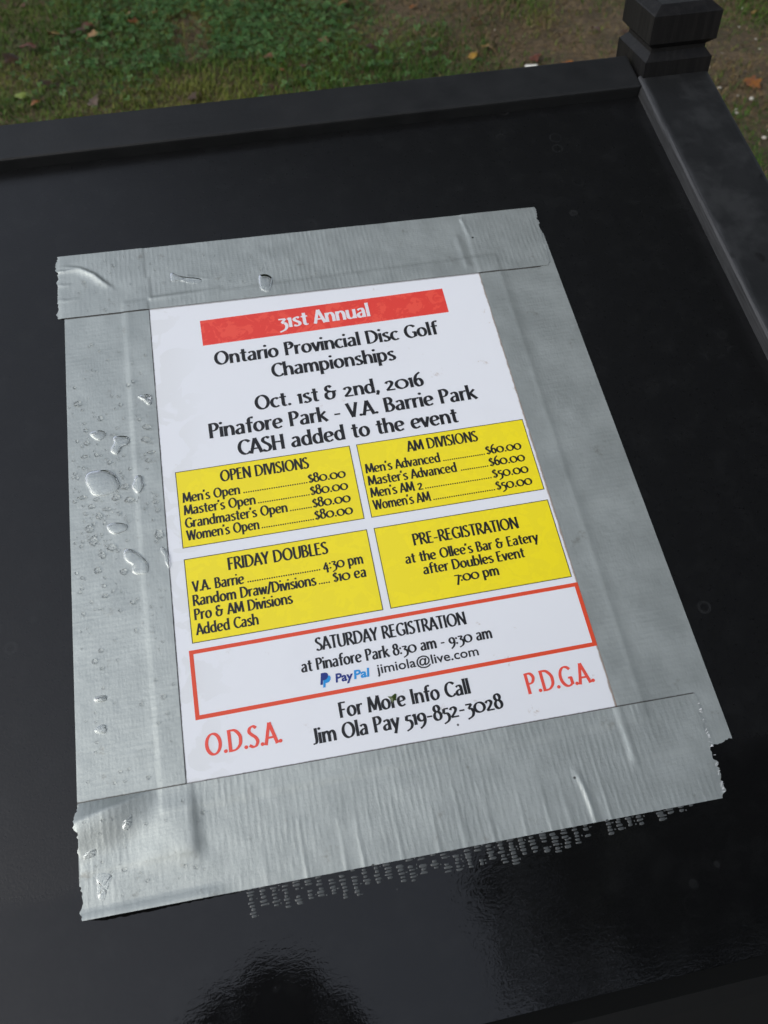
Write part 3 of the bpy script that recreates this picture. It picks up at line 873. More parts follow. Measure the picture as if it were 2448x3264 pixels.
BIG = [
 ([(-44.9, 104.8), (-43.3, 107.3), (-38.9, 107.9), (-33.4, 107.2), (-29.6, 103.9), (-27.5, 98.9), (-27.8, 94.8), (-31.8, 92.8), (-37.7, 92.3), (-41.9, 94.1), (-43.4, 98.1), (-44.7, 101.0)], 1.5, 'largest raindrop, a broad puddle on the left tape beside the open divisions box'),
 ([(-28.5, 127.5), (-21.1, 126.2), (-21.0, 121.8), (-24.7, 120.2), (-26.0, 118.3), (-27.6, 116.0), (-30.8, 118.2), (-29.9, 121.0), (-28.6, 123.5)], 1.1, 'boot shaped raindrop on the left tape above the largest drop'),
 ([(-18.7, 100.5), (-15.6, 100.4), (-15.5, 97.6), (-14.8, 94.7), (-15.7, 92.2), (-17.8, 90.1), (-19.7, 91.5), (-20.9, 94.5), (-19.7, 97.5)], 1.1, 'pear shaped raindrop just right of the largest drop'),
 ([(-34.7, 74.5), (-30.4, 75.1), (-25.1, 73.2), (-25.2, 70.2), (-28.5, 69.0), (-31.5, 68.7), (-34.1, 70.5), (-35.1, 72.9)], 1.0, 'wide half moon raindrop on the left tape level with the price lines'),
 ([(-27.6, 58.1), (-24.5, 59.2), (-19.4, 54.9), (-15.7, 49.1), (-16.3, 44.2), (-20.2, 44.0), (-22.8, 44.8), (-24.1, 46.5), (-22.9, 48.4), (-24.6, 50.8), (-27.1, 53.4)], 1.2, 'long ragged runnel of water on the left tape beside the Friday doubles heading'),
 ([(-41.5, 131.7), (-37.0, 132.9), (-33.0, 131.2), (-33.3, 128.3), (-36.5, 126.5), (-39.6, 128.5)], 0.8, 'shallow bowl shaped raindrop high on the left tape'),
 ([(-14.2, 151.4), (-7.1, 151.2), (-7.1, 145.1), (-9.2, 144.9), (-11.5, 147.9)], 0.8, 'slanting raindrop at the inner edge of the left tape near the dates'),
 ([(-8.6, 57.2), (-6.8, 56.0), (-5.2, 50.6), (-5.5, 44.8), (-7.1, 47.6), (-7.5, 51.9), (-9.0, 54.7)], 0.7, 'narrow drop of water on the inner edge of the left tape, touching the paper'),
 ([(62.9, 226.2), (67.6, 226.7), (70.8, 223.5), (69.8, 218.3), (67.8, 213.0), (65.3, 213.4), (62.7, 216.8)], 1.0, 'teardrop shaped raindrop on the top tape above the red banner'),
 ([(11.2, 237.6), (17.0, 233.9), (28.4, 230.0), (27.6, 226.8), (21.5, 227.8), (15.7, 230.8), (11.2, 231.2)], 0.4, 'flat spread of water on the left half of the top tape'),
 ([(-35.4, -68.5), (-31.5, -68.9), (-31.3, -73.6), (-33.5, -76.5), (-35.3, -75.4)], 0.16, 'upright raindrop on the bottom tape below its curled corner'),
 ([(-51.2, -79.8), (-47.6, -79.8), (-47.8, -83.9), (-52.1, -84.8), (-52.8, -83.7)], 0.10, 'faint flat drop at the torn left end of the bottom tape'),
 ([(-47.4, -91.6), (-41.4, -93.1), (-43.0, -97.2), (-45.1, -102.2), (-47.5, -101.1), (-47.8, -97.0)], 0.14, 'long wedge shaped drop low on the left end of the bottom tape'),
 ([(-45.7, -29.4), (-42.9, -27.9), (-41.0, -28.3), (-40.6, -31.1), (-42.0, -32.0), (-45.4, -31.0)], 0.8, 'slipper shaped raindrop low on the left tape beside the red initials'),
 ([(-45.2, -14.2), (-39.9, -14.4), (-40.4, -17.1), (-45.1, -16.6)], 0.6, 'bowl shaped raindrop low on the left tape beside the red frame'),
]
placed = []
for outline, h, lab in BIG:
    a = np.array(outline); c = a.mean(0)
    me = blob_mesh([tuple(q) for q in a - c], h, 40)
    drop_at(me, c[0], c[1], lab)
    placed.append((c[0], c[1], float(np.abs(a - c).max())))
def round_blob(seed, e=0.22):
    q = np.random.default_rng(seed)
    k = 9
    return [((0.5 + (q.random() - .5) * e) * math.cos(2 * math.pi * i / k), (0.5 + (q.random() - .5) * e) * math.sin(2 * math.pi * i / k)) for i in range(k)]
MED = [[(-14.2, 120.6), (-9.1, 124.0)], [(-44.7, 124.4), (-41.7, 126.9)], [(-40.6, 78.7), (-36.8, 82.0)], [(-46.1, 71.8), (-42.3, 75.9)], [(-26.6, 93.7), (-22.5, 97.0)], [(-31.6, 88.2), (-27.2, 91.5)], [(-44.2, 85.5), (-40.6, 88.0)], [(-36.6, 82.8), (-32.2, 84.7)], [(-44.7, 64.2), (-40.3, 69.0)], [(-35.8, 59.6), (-30.7, 63.0)], [(-39.8, 56.1), (-36.6, 59.7)], [(-29.8, 45.2), (-26.3, 48.6)], [(-11.3, 62.0), (-7.1, 67.3)], [(-42.7, 48.3), (-39.2, 51.8)], [(-12.8, 128.6), (-8.1, 131.7)], [(-49.0, 91.8), (-44.6, 93.7)], [(-25.6, 85.8), (-19.9, 88.4)], [(-11.3, 82.3), (-8.0, 84.8)], [(-48.9, 150.4), (-44.7, 153.7)], [(-46.5, 116.8), (-42.0, 118.3)], [(-41.3, 89.5), (-38.1, 91.6)], [(-30.3, 127.8), (-27.4, 129.2)], [(-11.5, 112.9), (-7.3, 114.5)]]
meds = [blob_mesh(round_blob(20 + i, .3), 0.27, 28) for i in range(7)]
for i, ((x0, y0), (x1, y1)) in enumerate(MED):
    s = ((x1 - x0), (y1 - y0), 0.9 * (x1 - x0 + y1 - y0) / 2)
    drop_at(meds[i % 7], (x0 + x1) / 2, (y0 + y1) / 2, 'middle sized clear raindrop on the left tape strip', 0, s)
    placed.append(((x0 + x1) / 2, (y0 + y1) / 2, max(s[0], s[1]) / 2))
tiny = [blob_mesh(round_blob(60 + i, .25), 0.32, 18) for i in range(6)]
def scatter(n, xr, yr, fy, lab, smin=.9, smax=2.3):
    k = tries = 0
    while k < n and tries < 5000:
        tries += 1
        x = random.uniform(*xr); y = random.uniform(*yr)
        if random.random() > fy(x, y): continue
        s = random.uniform(smin, smax) * (0.7 + 0.6 * random.random() ** 3)
        if any((x - a) ** 2 + (y - b_) ** 2 < (r + s * .6) ** 2 for a, b_, r in placed): continue
        placed.append((x, y, s / 2))
        drop_at(tiny[k % 6], x, y, lab, random.uniform(-.5, .5), (s * random.uniform(.85, 1.35), s, s))
        k += 1
scatter(185, (-52, -8), (-25, 195), lambda x, y: 0.16 + 0.84 * math.exp(-((y - 88) / 45) ** 2), 'tiny raindrop on the left tape strip')
scatter(50, (-50, 110), (215, 256), lambda x, y: 1.0 if x < 70 else 0.45, 'tiny raindrop on the top tape strip', .8, 2.2)
scatter(30, (-52, 20), (-104, -68), lambda x, y: 1.0 if x < 0 else 0.4, 'tiny raindrop on the left end of the bottom tape', .8, 1.9)
scatter(14, (-50, -10), (-58, -25), lambda x, y: 1.0, 'tiny raindrop on the left tape strip', .8, 1.9)

# ------------------------------------------------------------------ woven print of old glue below the bottom tape
def glue_mesh():
    q = np.random.default_rng(5)
    V, F = [], []
    def cell(cx, cy, w, h, z):
        k = 7
        ring = []
        for i in range(k):
            a = 2 * math.pi * i / k
            sx = np.sign(math.cos(a)) * abs(math.cos(a)) ** .6; sy = np.sign(math.sin(a)) * abs(math.sin(a)) ** .6
            ring.append((cx + sx * w / 2 * q.uniform(.75, 1.15), cy + sy * h / 2 * q.uniform(.7, 1.15)))
        b = len(V)
        for s, zz in ((1, 0.0), (.9, z * .7), (.55, z)):
            V.extend([((cx + (x - cx) * s) * K, (cy + (y - cy) * s) * K, zz * K) for x, y in ring])
        V.append((cx * K, cy * K, z * 1.02 * K))
        for r in range(2):
            for i in range(k):
                F.append((b + r * k + i, b + r * k + (i + 1) % k, b + (r + 1) * k + (i + 1) % k, b + (r + 1) * k + i))
        for i in range(k):
            F.append((b + 2 * k + i, b + 2 * k + (i + 1) % k, b + 3 * k))
    ncol = 41
    for c in range(ncol):
        x = 15.5 + c * 5.0 + q.uniform(-.35, .35)
        if c in (31, 36): continue
        f = c / (ncol - 1)
        top = -109.0 - 0.0155 * (x - 30) - .3
        length = (11.5 - 1.5 * math.sin(c * 1.3)) * (1 - f) + (3.0) * f + 3.2 * math.exp(-((x - 140) / 45) ** 2) + q.uniform(-.9, .9)
        y = top - q.uniform(0.2, 1.4)
        skew = -0.05
        while y > top - length:
            if q.random() < .9:
                w = q.uniform(1.9, 3.7)
                cell(x + (y - top) * skew + q.uniform(-.22, .22), y + q.uniform(-.1, .1), w, q.uniform(.95, 1.6), q.uniform(.10, .30))
                if q.random() < .22:
                    cell(x + 2.4 + q.uniform(-.4, .4), y + q.uniform(-.4, .4), q.uniform(.5, 1.4), q.uniform(.5, .9), .2)
            y -= q.uniform(1.25, 1.6)
    return mesh_np('glue_and_black_line', V, F, True)
tag(link('glue_and_black_line', glue_mesh(), M['glue'], None, WP), 'woven patch of glossy grey glue left on the black board below the bottom tape', 'glue residue')

q = np.random.default_rng(9)  # narrow black strip of uneven width along the bottom tape's lower left edge
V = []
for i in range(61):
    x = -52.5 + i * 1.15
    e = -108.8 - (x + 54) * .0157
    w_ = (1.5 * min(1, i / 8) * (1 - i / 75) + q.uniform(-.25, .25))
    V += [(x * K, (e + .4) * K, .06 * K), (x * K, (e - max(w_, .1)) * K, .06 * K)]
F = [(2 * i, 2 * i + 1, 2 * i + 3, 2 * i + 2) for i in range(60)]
tag(link('glue_and_black_line', mesh_np('glue_and_black_line', V, F), simple('dull_black_line', (0.003, 0.003, 0.003), 0.9, spec=0.05), None, WP),
    'thin dull black line along the lower left edge of the bottom tape', 'glue residue')

# ------------------------------------------------------------------ a torn scrap of green leaf on the lettering
lv = [(89.9, -39.4, .5), (91.6, -39.9, .9), (93.6, -38.7, .6), (94.3, -39.3, .5), (93.6, -40.6, .8), (93.7, -42.0, .5), (92.6, -41.9, .7), (91.6, -43.0, .5), (91.0, -41.2, .8), (92.2, -40.9, 1.3)]
me = mesh_np('leaf_scrap', [(x * K, y * K, z * K) for x, y, z in lv], [(i, (i + 1) % 9, 9) for i in range(9)])
tag(link('leaf_scrap', me, simple('green_scrap', (0.045, 0.075, 0.012), 0.35), None, WP), 'tiny torn scrap of green leaf lying on the word More', 'leaf')

# ------------------------------------------------------------------ ground
def m_ground():
    t = NT('soil_and_litter')
    a = t.noise(3.0, 4, 0.6)
    b_ = t.noise(38, 5, 0.7)
    f = t.noise(240, 3, 0.7)
    c = t.mix(t.range(b_, 0.3, 0.7), (0.060, 0.038, 0.016), (0.155, 0.105, 0.052))
    c = t.mix(t.math('MULTIPLY', t.range(f, 0.55, 0.75), 0.6), c, (0.14, 0.115, 0.075))
    c = t.mix(t.math('MULTIPLY', t.range(a, 0.45, 0.65), 0.5), c, (0.030, 0.030, 0.011))
    t.set(col=c, rough=0.85)
    bb = t.bump(b_, 0.8, 0.02)
    t.bump(f, 0.7, 0.006, bb)
    return t.mat
gx, gy = np.meshgrid(np.concatenate([[-120, -40, -15], np.linspace(-4, 7, 90), [15, 40, 120]]), np.concatenate([[-120, -40, -12], np.linspace(-2, 9, 90), [20, 50, 160]]))
gz = (vnoise(gx * 1.6 + 50, gy * 1.6 + 50, 11) - .5) * 0.06 + (vnoise(gx * 6 + 90, gy * 6 + 90, 12) - .5) * 0.02
gz = gz - 0.02
def gheight(x, y):
    return (vnoise(x * 1.6 + 50, y * 1.6 + 50, 11) - .5) * 0.06 + (vnoise(x * 6 + 90, y * 6 + 90, 12) - .5) * 0.02 - 0.02
ny, nx = gx.shape
ii = np.arange(nx * ny).reshape(ny, nx)
F = np.stack([ii[:-1, :-1], ii[:-1, 1:], ii[1:, 1:], ii[1:, :-1]], -1).reshape(-1)
g = link('ground', mesh_fast('ground', np.stack([gx, gy, gz], -1).reshape(-1, 3), F, np.full(len(F) // 4, 4), True), m_ground())
g['kind'] = 'structure'

def dirt(x, y):
    """1 = bare earth"""
    w = (vnoise(x * 1.3 + 10, y * 1.3 + 10, 21) - .5) * 1.1 + (vnoise(x * 4 + 10, y * 4 + 10, 22) - .5) * .5
    d = sst(1.0, 1.75, x + w * 1.4 + (y - 3.4) * .10)
    d = d * (1 - sst(2.0, 2.5, x + (y - 3.2) * .6 + w * .4) * sst(2.7, 3.2, y))
    small = sst(0.64, 0.78, vnoise(x * 3.2 + 33, y * 3.2 + 33, 23) * .75 + vnoise(x * 9, y * 9, 24) * .25)
    return np.maximum(d * .93, small * .8)

def m_blade(name, c0, c1, c2):
    t = NT(name)
    h = t.attr('tone')
    c = t.ramp(h, [(0.0, c0), (0.55, c1), (1.0, c2)])
    t.set(col=c, rough=0.5, spec=0.12)
    return t.mat
def strips(name, N, xr, yr, dens, hr, wr, mat, label, cat, lean=0.5, tone=None):
    q = np.random.default_rng(hash(name) % 1000 if False else len(name) * 7 + N % 97)
    x = q.uniform(*xr, N * 3); y = q.uniform(*yr, N * 3)
    keep = q.random(N * 3) < dens(x, y)
    x, y = x[keep][:N], y[keep][:N]
    n_ = len(x)
    a = q.uniform(0, 2 * np.pi, n_); hh = q.uniform(*hr, n_) * (0.6 + .8 * vnoise(x * 2.2, y * 2.2, 31)); w = q.uniform(*wr, n_)
    ln = q.uniform(.2, 1.0, n_) * lean * hh * 1.6
    z0 = gheight(x, y) - .004
    dx, dy = np.cos(a), np.sin(a)
    px, py = -dy * w / 2, dx * w / 2
    V = np.empty((n_, 5, 3))
    V[:, 0] = np.stack([x - px, y - py, z0], -1); V[:, 1] = np.stack([x + px, y + py, z0], -1)
    mx, my, mz = x + dx * ln * .35, y + dy * ln * .35, z0 + hh * .6
    V[:, 2] = np.stack([mx + px * .8, my + py * .8, mz], -1); V[:, 3] = np.stack([mx - px * .8, my - py * .8, mz], -1)
    V[:, 4] = np.stack([x + dx * ln, y + dy * ln, z0 + hh * .92], -1)
    b0 = np.arange(n_) * 5
    loops = np.stack([b0, b0 + 1, b0 + 2, b0 + 3, b0 + 3, b0 + 2, b0 + 4], -1).reshape(-1)
    me = mesh_fast(name, V.reshape(-1, 3), loops, np.tile([4, 3], n_), True)
    at = me.attributes.new('tone', 'FLOAT', 'POINT')
    tn = np.clip((vnoise(x * 2.6 + 5, y * 2.6 + 5, 41) - .5) * 1.3 + .5 + q.normal(0, .2, n_), 0, 1) if tone is None else tone(x, y, q)
    at.data.foreach_set('value', np.repeat(tn, 5).astype(np.float32))
    o = link(name, me, mat)
    tag(o, label, cat, kind='stuff')
    return o
M['grass'] = m_blade('grass_blades', (0.032, 0.082, 0.013), (0.066, 0.122, 0.017), (0.135, 0.150, 0.028))
strips('grass', 150000, (-2.6, 4.2), (1.6, 6.4), lambda x, y: (1 - dirt(x, y)) * np.where((x > -1.3) & (x < 2.9) & (y > 2.0) & (y < 5.0), 1.0, .12), (.010, .036), (.0020, .0050), M['grass'],
       'short damp lawn grass behind the stand, thinning to bare earth', 'grass', 0.8)
M['straw'] = m_blade('dead_grass', (0.07, 0.046, 0.018), (0.15, 0.105, 0.048), (0.25, 0.19, 0.10))
strips('dead_grass', 54000, (-1.6, 3.2), (-0.6, 5.2), lambda x, y: np.where(y > 1.9, 0.30 + .70 * dirt(x, y), .28), (.006, .020), (.002, .006), M['straw'],
       'brown dead grass and bits of litter flattened on the bare earth', 'dead grass', 2.2, lambda x, y, q: q.random(len(x)))

# clover patch: three-lobed leaves on the damp part of the lawn
def clover():
    q = np.random.default_rng(3)
    N = 5200
    x = q.normal(.22, .42, N * 2); y = q.normal(4.0, .50, N * 2)
    k = (q.random(N * 2) < (1 - dirt(x, y)) * (vnoise(x * 2.5 + 7, y * 2.5 + 7, 51) > .38)) & (y > 2.6)
    x, y = x[k][:N], y[k][:N]
    V, L, T = [], [], []
    for cx, cy in zip(x, y):
        z = float(gheight(cx, cy)) + q.uniform(.02, .045)
        a0 = q.uniform(0, 6.28); s = q.uniform(.005, .0095); tone = q.random()
        tl = q.uniform(-.5, .5, 2)
        for j in range(3):
            a = a0 + j * 2.094
            b = len(V)
            for r, da in ((.15, 0), (1.0, -.55), (1.6, -.35), (1.5, 0), (1.6, .35), (1.0, .55)):
                px, py = math.cos(a + da) * r * s, math.sin(a + da) * r * s
                V.append((cx + px, cy + py, z + px * tl[0] + py * tl[1] + .25 * r * s * (abs(da) > .1)))
                T.append(tone)
            L.extend(range(b, b + 6))
    me = mesh_fast('clover', V, L, np.full(len(L) // 6, 6))
    me.attributes.new('tone', 'FLOAT', 'POINT').data.foreach_set('value', np.array(T, np.float32))
    o = link('clover', me, m_blade('clover_leaf', (0.030, 0.080, 0.022), (0.052, 0.125, 0.036), (0.10, 0.19, 0.07)))
    tag(o, 'patch of low clover growing among the grass behind the top rail', 'clover', kind='stuff')
clover()

# fallen leaves
def leaf_mesh(seed, lobes, asp):
    q = np.random.default_rng(seed)
    n_ = 30
    V = [(0, 0, .12)]
    for i in range(n_):
        a = 2 * math.pi * i / n_
        r = .5 * (1 - .32 * abs(math.sin(a * lobes / 2)) ** 1.5) * (1 + q.uniform(-.06, .06))
        x, y = r * math.cos(a), r * asp * math.sin(a)
        V.append((x, y, .30 * y * y * 4 * .5 - .35 * x * x + q.uniform(-.03, .05)))
    F = [(0, 1 + i, 1 + (i + 1) % n_) for i in range(n_)]
    b = len(V)                       # stalk
    V += [(-.45, -.02, .0), (-.85, .05, .04), (-.85, .08, .04), (-.45, .02, .0)]
    F.append((b, b + 1, b + 2, b + 3))
    return mesh_np('fallen_leaf', V, F, True)
def m_leaf(name, c, c2):
    t = NT(name)
    t.set(col=t.mix(t.range(t.noise(5, 3), .35, .65), c, c2), rough=0.5)
    return t.mat
LM = {'y': m_leaf('leaf_yellow', (.30, .18, .02), (.22, .12, .02)), 'o': m_leaf('leaf_orange', (.26, .10, .02), (.15, .055, .018)),
      'r': m_leaf('leaf_rust', (.12, .032, .014), (.065, .022, .012)), 't': m_leaf('leaf_tan', (.36, .22, .10), (.26, .15, .07)),
      'p': m_leaf('leaf_pink', (.34, .15, .095), (.22, .11, .06)), 'br': m_leaf('leaf_brown', (.07, .036, .018), (.035, .02, .011)),
      'g': m_leaf('leaf_lime', (.17, .22, .03), (.11, .16, .02))}
LEAVES = [(-.57, 3.87, 'y', .05, 'mustard yellow leaf lying in the grass far left'), (-.46, 3.86, 'br', .07, 'curled brown leaf beside the mustard yellow one'),
 (-.41, 3.83, 't', .055, 'pale tan curled leaf on the brown litter at upper left'), (-.43, 3.93, 'r', .06, 'rust leaf under the pale tan curled one'), (.03, 4.13, 'o', .06, 'bright orange leaf at the top edge, left of middle'),
 (.39, 4.02, 't', .06, 'tan leaf at the top edge above the clover'), (.53, 3.47, 'p', .05, 'pink brown leaf standing on edge right of the clover'),
 (.30, 3.35, 'p', .042, 'pale pink leaf tip in the middle of the lawn'), (.42, 3.19, 'r', .04, 'small red leaf just beyond the top rail'),
 (-.25, 4.05, 't', .045, 'light scrap of leaf at the top edge above the tufts'), (-.23, 3.93, 'o', .05, 'dull orange leaf in the tufts upper left'),
 (-.66, 3.72, 'r', .08, 'dark rust leaf at the far left edge'), (-.72, 3.62, 'br', .08, 'dark brown leaf at the far left edge under the rust one'), (-.65, 3.22, 'g', .05, 'lime green leaf low at the far left near the rail'),
 (-.62, 3.20, 'g', .035, 'small lime green leaf touching the larger lime one'),
 (1.20, 3.53, 'o', .06, 'orange leaf on the dirt right of the dark tuft'), (1.19, 3.30, 'y', .055, 'yellow leaf on the dirt right of the dark tuft'),
 (1.10, 3.22, 'y', .05, 'yellow leaf with a pale stalk left of the white chip'), (1.34, 3.17, 'r', .05, 'rust leaf beside the white chip'),
 (1.45, 3.08, 'o', .045, 'small orange leaf touching the top rail near the post'), (2.0, 2.66, 'o', .06, 'orange leaf on the bare earth right of the post'),
 (.69, 3.87, 'o', .06, 'orange brown leaf half sunk in grass, top middle'), (.70, 3.52, 'y', .035, 'small yellow leaf right of the pink brown one'),
 (2.36, 3.32, 'y', .04, 'yellow leaf in the grass at the top right corner'), (1.95, 2.32, 't', .05, 'tan leaf low on the bare earth by the right edge'), (2.02, 2.2, 'o', .06, 'reddish orange leaf at the right edge beside the rail')]
leaf_src = [leaf_mesh(i, (5, 3, 7, 5)[i % 4], (.8, .6, .95, .7)[i % 4]) for i in range(6)]
def put_leaf(i, x, y, c, s, lab):
    q = np.random.default_rng(500 + i)
    me = leaf_src[i % 6].copy()
    o = link('fallen_leaf', me, LM[c])
    o.location = (x, y, float(gheight(x, y)) + q.uniform(.012, .03))
    o.rotation_euler = (q.uniform(-.5, .5), q.uniform(-.4, .4), q.uniform(0, 6.28))
    s *= 1.25
    o.scale = (s, s, s)
    tag(o, lab, 'leaf', 'fallen leaves on the lawn')
for i, (x, y, c, s, lab) in enumerate(LEAVES):
    put_leaf(i, x, y, c, s, lab)
q = np.random.default_rng(77)
for i in range(44):
    x, y = q.uniform(-.8, 2.4), q.uniform(2.4, 4.4)
    put_leaf(100 + i, x, y, ('br', 'r', 'br', 'o')[i % 4], q.uniform(.022, .05), 'small brown dead leaf or leaf bit half hidden in the lawn')
# pale chips and pebbles on the earth
def pebble_mesh(seed):
    bm = bmesh.new()
    bmesh.ops.create_icosphere(bm, subdivisions=2, radius=.5)
    q = np.random.default_rng(seed)
    for v in bm.verts:
        v.co *= q.uniform(.82, 1.1)
        v.co.z *= .55
    return bm_mesh('pebble', bm, True)
PM = simple('pale_stone', (0.46, 0.44, 0.38), 0.7)
PB = [(1.88, 2.67, .016, 'white pebble on the earth right of the post'), (1.95, 2.56, .022, 'cream pebble beside the orange leaf right of the post'),
      (1.86, 2.29, .018, 'white pebble by the right rail, lowest of the pale stones'), (1.90, 2.33, .016, 'white pebble just above the lowest pale stone by the right rail'), (1.86, 2.49, .014, 'small grey white pebble right of the post foot')]
psrc = [pebble_mesh(i) for i in range(3)]
for m_ in psrc: m_.materials.append(PM)
def put_peb(i, x, y, s, lab):
    o = bpy.data.objects.new('pebble', psrc[i % 3]); COL.objects.link(o)
    o.location = (x, y, float(gheight(x, y)) + s * .25); o.scale = (s, s * .8, s); o.rotation_euler = (0, 0, i * 1.3)
    tag(o, lab, 'pebble', 'pale pebbles on the bare earth')
for i, (x, y, s, lab) in enumerate(PB): put_peb(i, x, y, s, lab)
for i in range(26):
    x, y = q.uniform(1.2, 2.5), q.uniform(2.1, 3.6)
    put_peb(i, x, y, q.uniform(.006, .012), 'tiny pale pebble scattered on the bare earth')
bm = box_bm(-.024, .024, -.011, .011, 0, .009, .0015)
o = link('paper_chip', bm_mesh('paper_chip', bm), simple('white_chip', (.72, .72, .66), .6))
o.location = (1.30, 3.09, float(gheight(1.30, 3.09)) + .014); o.rotation_euler = (.3, 0, -.2)
tag(o, 'white oblong chip of litter on the dirt beyond the top rail', 'litter')

# ------------------------------------------------------------------ trees that close the sky overhead and ahead on the right
def m_foliage(name, a, b):
    t = NT(name)
    t.set(col=t.ramp(t.attr('tone'), [(0, a), (1, b)]), rough=0.5, spec=0.3)
    return t.mat
def tube(bm, pts, rad, n=10):
    prev = None
    for p, r in zip(pts, rad):
        ring = [bm.verts.new((p[0] + r * math.cos(2 * math.pi * k / n), p[1] + r * math.sin(2 * math.pi * k / n), p[2])) for k in range(n)]
        if prev:
            for k in range(n):
                bm.faces.new((prev[k], prev[(k + 1) % n], ring[(k + 1) % n], ring[k]))
        prev = ring
    bm.faces.new(prev)
BARK = NT('bark')
BARK.set(col=BARK.mix(BARK.noise(1, 4, .6, BARK.coord((18, 18, 3))), (.03, .024, .018), (.10, .085, .065)), rough=.9)
BARK.bump(BARK.noise(1, 4, .6, BARK.coord((18, 18, 3))), .8, .03)
def tree(base, height, clumps, nleaf, size, label, seed, fol):
    root = tag(empty('tree', Matrix.Translation(base)), label, 'tree')
    q = np.random.default_rng(seed)
    bm = bmesh.new()
    tube(bm, [(0, 0, -.2), (0, 0, .3), (.05, .02, height * .25), (.1, .06, height * .5), (.05, .1, height * .85)], [.42, .33, .26, .2, .06], 14)
    for cx, cy, cz, r in clumps:
        z0 = min(max(cz * .45, 1.6), height * .6)
        tube(bm, [(.05, .03, z0), (cx * .45, cy * .45, z0 + (cz - z0) * .6), (cx, cy, cz)], [.13, .08, .02], 8)
    link('trunk', bm_mesh('trunk', bm, True), BARK.mat, root)
    tot = sum(r ** 2 for *_, r in clumps)
    V, T = [], []
    for cx, cy, cz, r in clumps:
        n_ = int(nleaf * r ** 2 / tot)
        d = q.normal(size=(n_, 3)); d /= np.linalg.norm(d, axis=1)[:, None]
        rr = r * q.random(n_) ** .4
        c = np.array([cx, cy, cz]) + d * rr[:, None] * np.array([1, 1, .72])
        u = q.normal(size=(n_, 3)); u /= np.linalg.norm(u, axis=1)[:, None]
        v = np.cross(u, q.normal(size=(n_, 3))); v /= np.linalg.norm(v, axis=1)[:, None]
        s = (size * q.uniform(.6, 1.3, n_))[:, None]
        V.append(np.stack([c - u * s, c + v * s * .55, c + u * s, c - v * s * .55], 1))
        T.append(np.repeat(q.random(n_), 4))
    V = np.concatenate(V).reshape(-1, 3)
    me = mesh_fast('crown', V, np.arange(len(V)), np.full(len(V) // 4, 4))
    me.attributes.new('tone', 'FLOAT', 'POINT').data.foreach_set('value', np.concatenate(T).astype(np.float32))
    link('crown', me, fol, root)
    return root
FOL = m_foliage('broad_leaves', (0.020, 0.042, 0.012), (0.055, 0.085, 0.022))
def ball(cx, cy, cz, rx, ry, rz, n_, r0, r1, seed):
    q = np.random.default_rng(seed)
    o = []
    for _ in range(n_):
        d = q.normal(size=3); d /= np.linalg.norm(d)
        k = q.random() ** .45
        o.append((cx + d[0] * rx * k, cy + d[1] * ry * k, cz + d[2] * rz * k, q.uniform(r0, r1)))
    return o
tree((4.6, -1.6, 0), 11, ball(-0.2, 0.7, 7.6, 3.1, 4.2, 2.6, 44, 1.0, 1.6, 1), 24000, .17,
     'big leafy tree right of the stand whose canopy darkens the right of the board', 1, FOL)
tree((5.2, 7.5, 0), 12, ball(-1.3, -1.2, 7.6, 4.0, 4.0, 3.2, 42, 1.1, 1.7, 2), 22000, .19,
     'tall leafy tree standing beyond the bare earth to the right', 2, FOL)
TREE = tree((0.4, 12.5, 0), 13, ball(0, 0, 7.5, 3.6, 2.6, 4.2, 28, 1.1, 1.8, 3), 12000, .2,
     'tall leafy tree straight ahead beyond the lawn', 3, FOL)

def copy_tree_at(src, loc, rz, label):  # for unseen trees added behind the camera to darken the low sky
    c = src.copy(); COL.objects.link(c)
    c.matrix_world = Matrix.Translation(loc) @ Matrix.Rotation(rz, 4, 'Z')
    c['label'] = label
    for ch in list(src.children):
        d = ch.copy(); COL.objects.link(d); d.parent = c
        d.matrix_parent_inverse = Matrix.Identity(4)
    return c
copy_tree_at(TREE, (1.2, -9.0, 0), 2.1, 'unseen leafy tree added straight behind the person with the phone')
copy_tree_at(TREE, (-3.8, -10.5, 0), 4.0, 'unseen leafy tree added behind the person, to the left of the one straight behind')

# ------------------------------------------------------------------ the person holding the phone, mirrored in the wet paint
def skin_object(name, verts, edges, radii, mats, root=0, subsurf=1):
    me = bpy.data.meshes.new(name)
    me.from_pydata([tuple(v) for v in verts], edges, [])
    o = link(name, me, mats)
    sk = o.modifiers.new('skin', 'SKIN')
    sk.use_smooth_shade = True
    if not me.skin_vertices:
        me.skin_vertices.new()
    for i, r in enumerate(radii):
        d = me.skin_vertices[0].data[i]
        d.radius = (r, r) if isinstance(r, float) else r
        d.use_root = (i == root)
    ss = o.modifiers.new('smooth', 'SUBSURF')
    ss.levels = ss.render_levels = subsurf
    return o
pc = CAM - cf * 0.0080 - cu * 0.094 - cr * 0.060        # centre of the phone
Vb, Eb, Rb = [], [], []
def jn(p, r, par=None):
    Vb.append(Vector(p)); Rb.append(r)
    if par is not None: Eb.append((par, len(Vb) - 1))
    return len(Vb) - 1
BX, BY = 0.01, -0.80
pel = jn((BX, BY, .95), (.165, .12))
waist = jn((BX, BY + .01, 1.10), (.15, .115), pel)
chest = jn((BX, BY + .03, 1.29), (.175, .125), waist)
ush = jn((BX, BY + .05, 1.42), (.12, .09), chest)
neck = jn((BX, BY + .085, 1.50), .062, ush)
jaw = jn((BX, BY + .14, 1.555), (.068, .075), neck)
head = jn((BX, BY + .14, 1.625), (.078, .098), jaw)
crown_ = jn((BX, BY + .12, 1.70), (.066, .082), head)
nose = jn((BX, BY + .245, 1.60), .014, head)
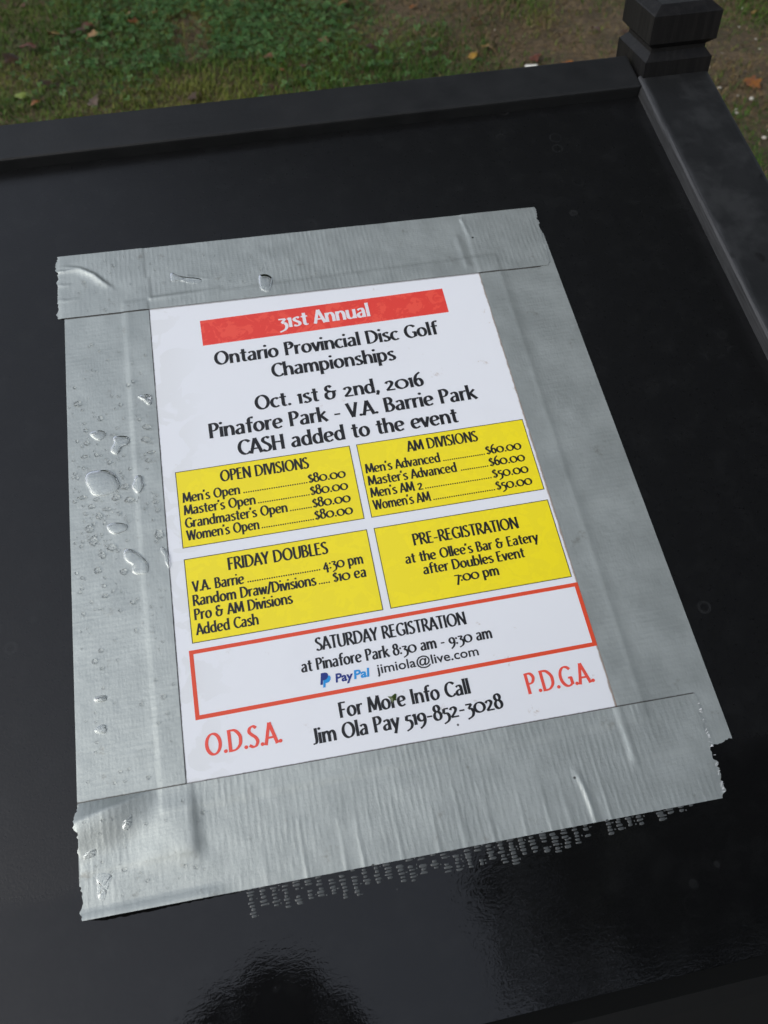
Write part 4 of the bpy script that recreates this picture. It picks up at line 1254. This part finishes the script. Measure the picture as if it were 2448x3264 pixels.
for s in (-1, 1):
    jn((BX + s * .085, BY + .13, 1.615), .016, head)     # ear
    hip = jn((BX + s * .10, BY, .88), .095, pel)
    kn = jn((BX + s * .12, BY + .03, .49), .062, hip)
    an = jn((BX + s * .13, BY - .01, .10), .045, kn)
    jn((BX + s * .15, BY + .15, .045), .042, an)
    sh = jn((BX + s * .185, BY + .05, 1.405), .072, ush)
    el = jn((BX + s * .285, BY + .20, 1.13), .055, sh)
    wp = pc + cr * (s * .088) - cu * .045 - cf * .030
    wr = jn(wp, .034, el)
    pm = pc + cr * (s * .068) - cu * .012 - cf * .020
    pa = jn(pm, (.030, .016), wr)
    for k in range(4):                                   # fingers wrap the phone's back
        up_ = (.030, .011, -.008, -.026)[k]
        kb = pc + cr * (s * .056) + cu * up_ - cf * .008
        a = jn(kb, .0095, pa)
        b2 = jn(pc + cr * (s * .046) + cu * (up_ + .004) + cf * .0145, .0085, a)
        jn(pc + cr * (s * (.022 + .004 * k)) + cu * (up_ + .006) + cf * .0155, .0072, b2)
    th = jn(pc + cr * (s * .055) - cu * .030 - cf * .020, .011, pa)
    jn(pc + cr * (s * .026) - cu * .012 - cf * .0150, .009, th)
JK = simple('dark_jacket', (.012, .013, .018), .7)
JN = simple('dark_jeans', (.012, .016, .03), .8)
SK = simple('skin', (.36, .20, .14), .5)
body = skin_object('person', Vb, Eb, Rb, [JK], pel, 2)
tag(body, 'person in a dark jacket holding a phone, seen only mirrored in the wet paint', 'person')
hb = bmesh.new()
bmesh.ops.create_uvsphere(hb, u_segments=20, v_segments=14, radius=.108)
for v in hb.verts:
    v.co.y *= 1.12
    if v.co.z < 0.0 and v.co.y > -.02: v.co.z *= .15
    v.co += Vector((BX, BY + .115, 1.655))
hair = link('hair', bm_mesh('hair', hb, True), simple('brown_hair', (.02, .013, .009), .6), body)
PH = bmesh.new()
bmesh.ops.create_cube(PH, size=1)
for v in PH.verts: v.co = Vector((v.co.x * .067, v.co.y * .138, v.co.z * .0068))
bmesh.ops.bevel(PH, geom=[e for e in PH.edges if abs((e.verts[0].co - e.verts[1].co).z) > .001], offset=.009, segments=5, affect='EDGES')
mp = Matrix.Identity(4)
for i in range(3):
    mp[i][0], mp[i][1], mp[i][2], mp[i][3] = cr[i], cu[i], -cf[i], pc[i]
ph = link('phone', bm_mesh('phone', PH), simple('phone_metal', (.03, .03, .033), .4, metal=.6), None, mp)
tag(ph, 'slim dark phone held in two hands above the board', 'phone')
bm = box_bm(-.029, .029, -.052, .052, .0034, .0037, 0)
link('screen', bm_mesh('screen', bm), simple('phone_screen', (.01, .01, .012), .1), ph)
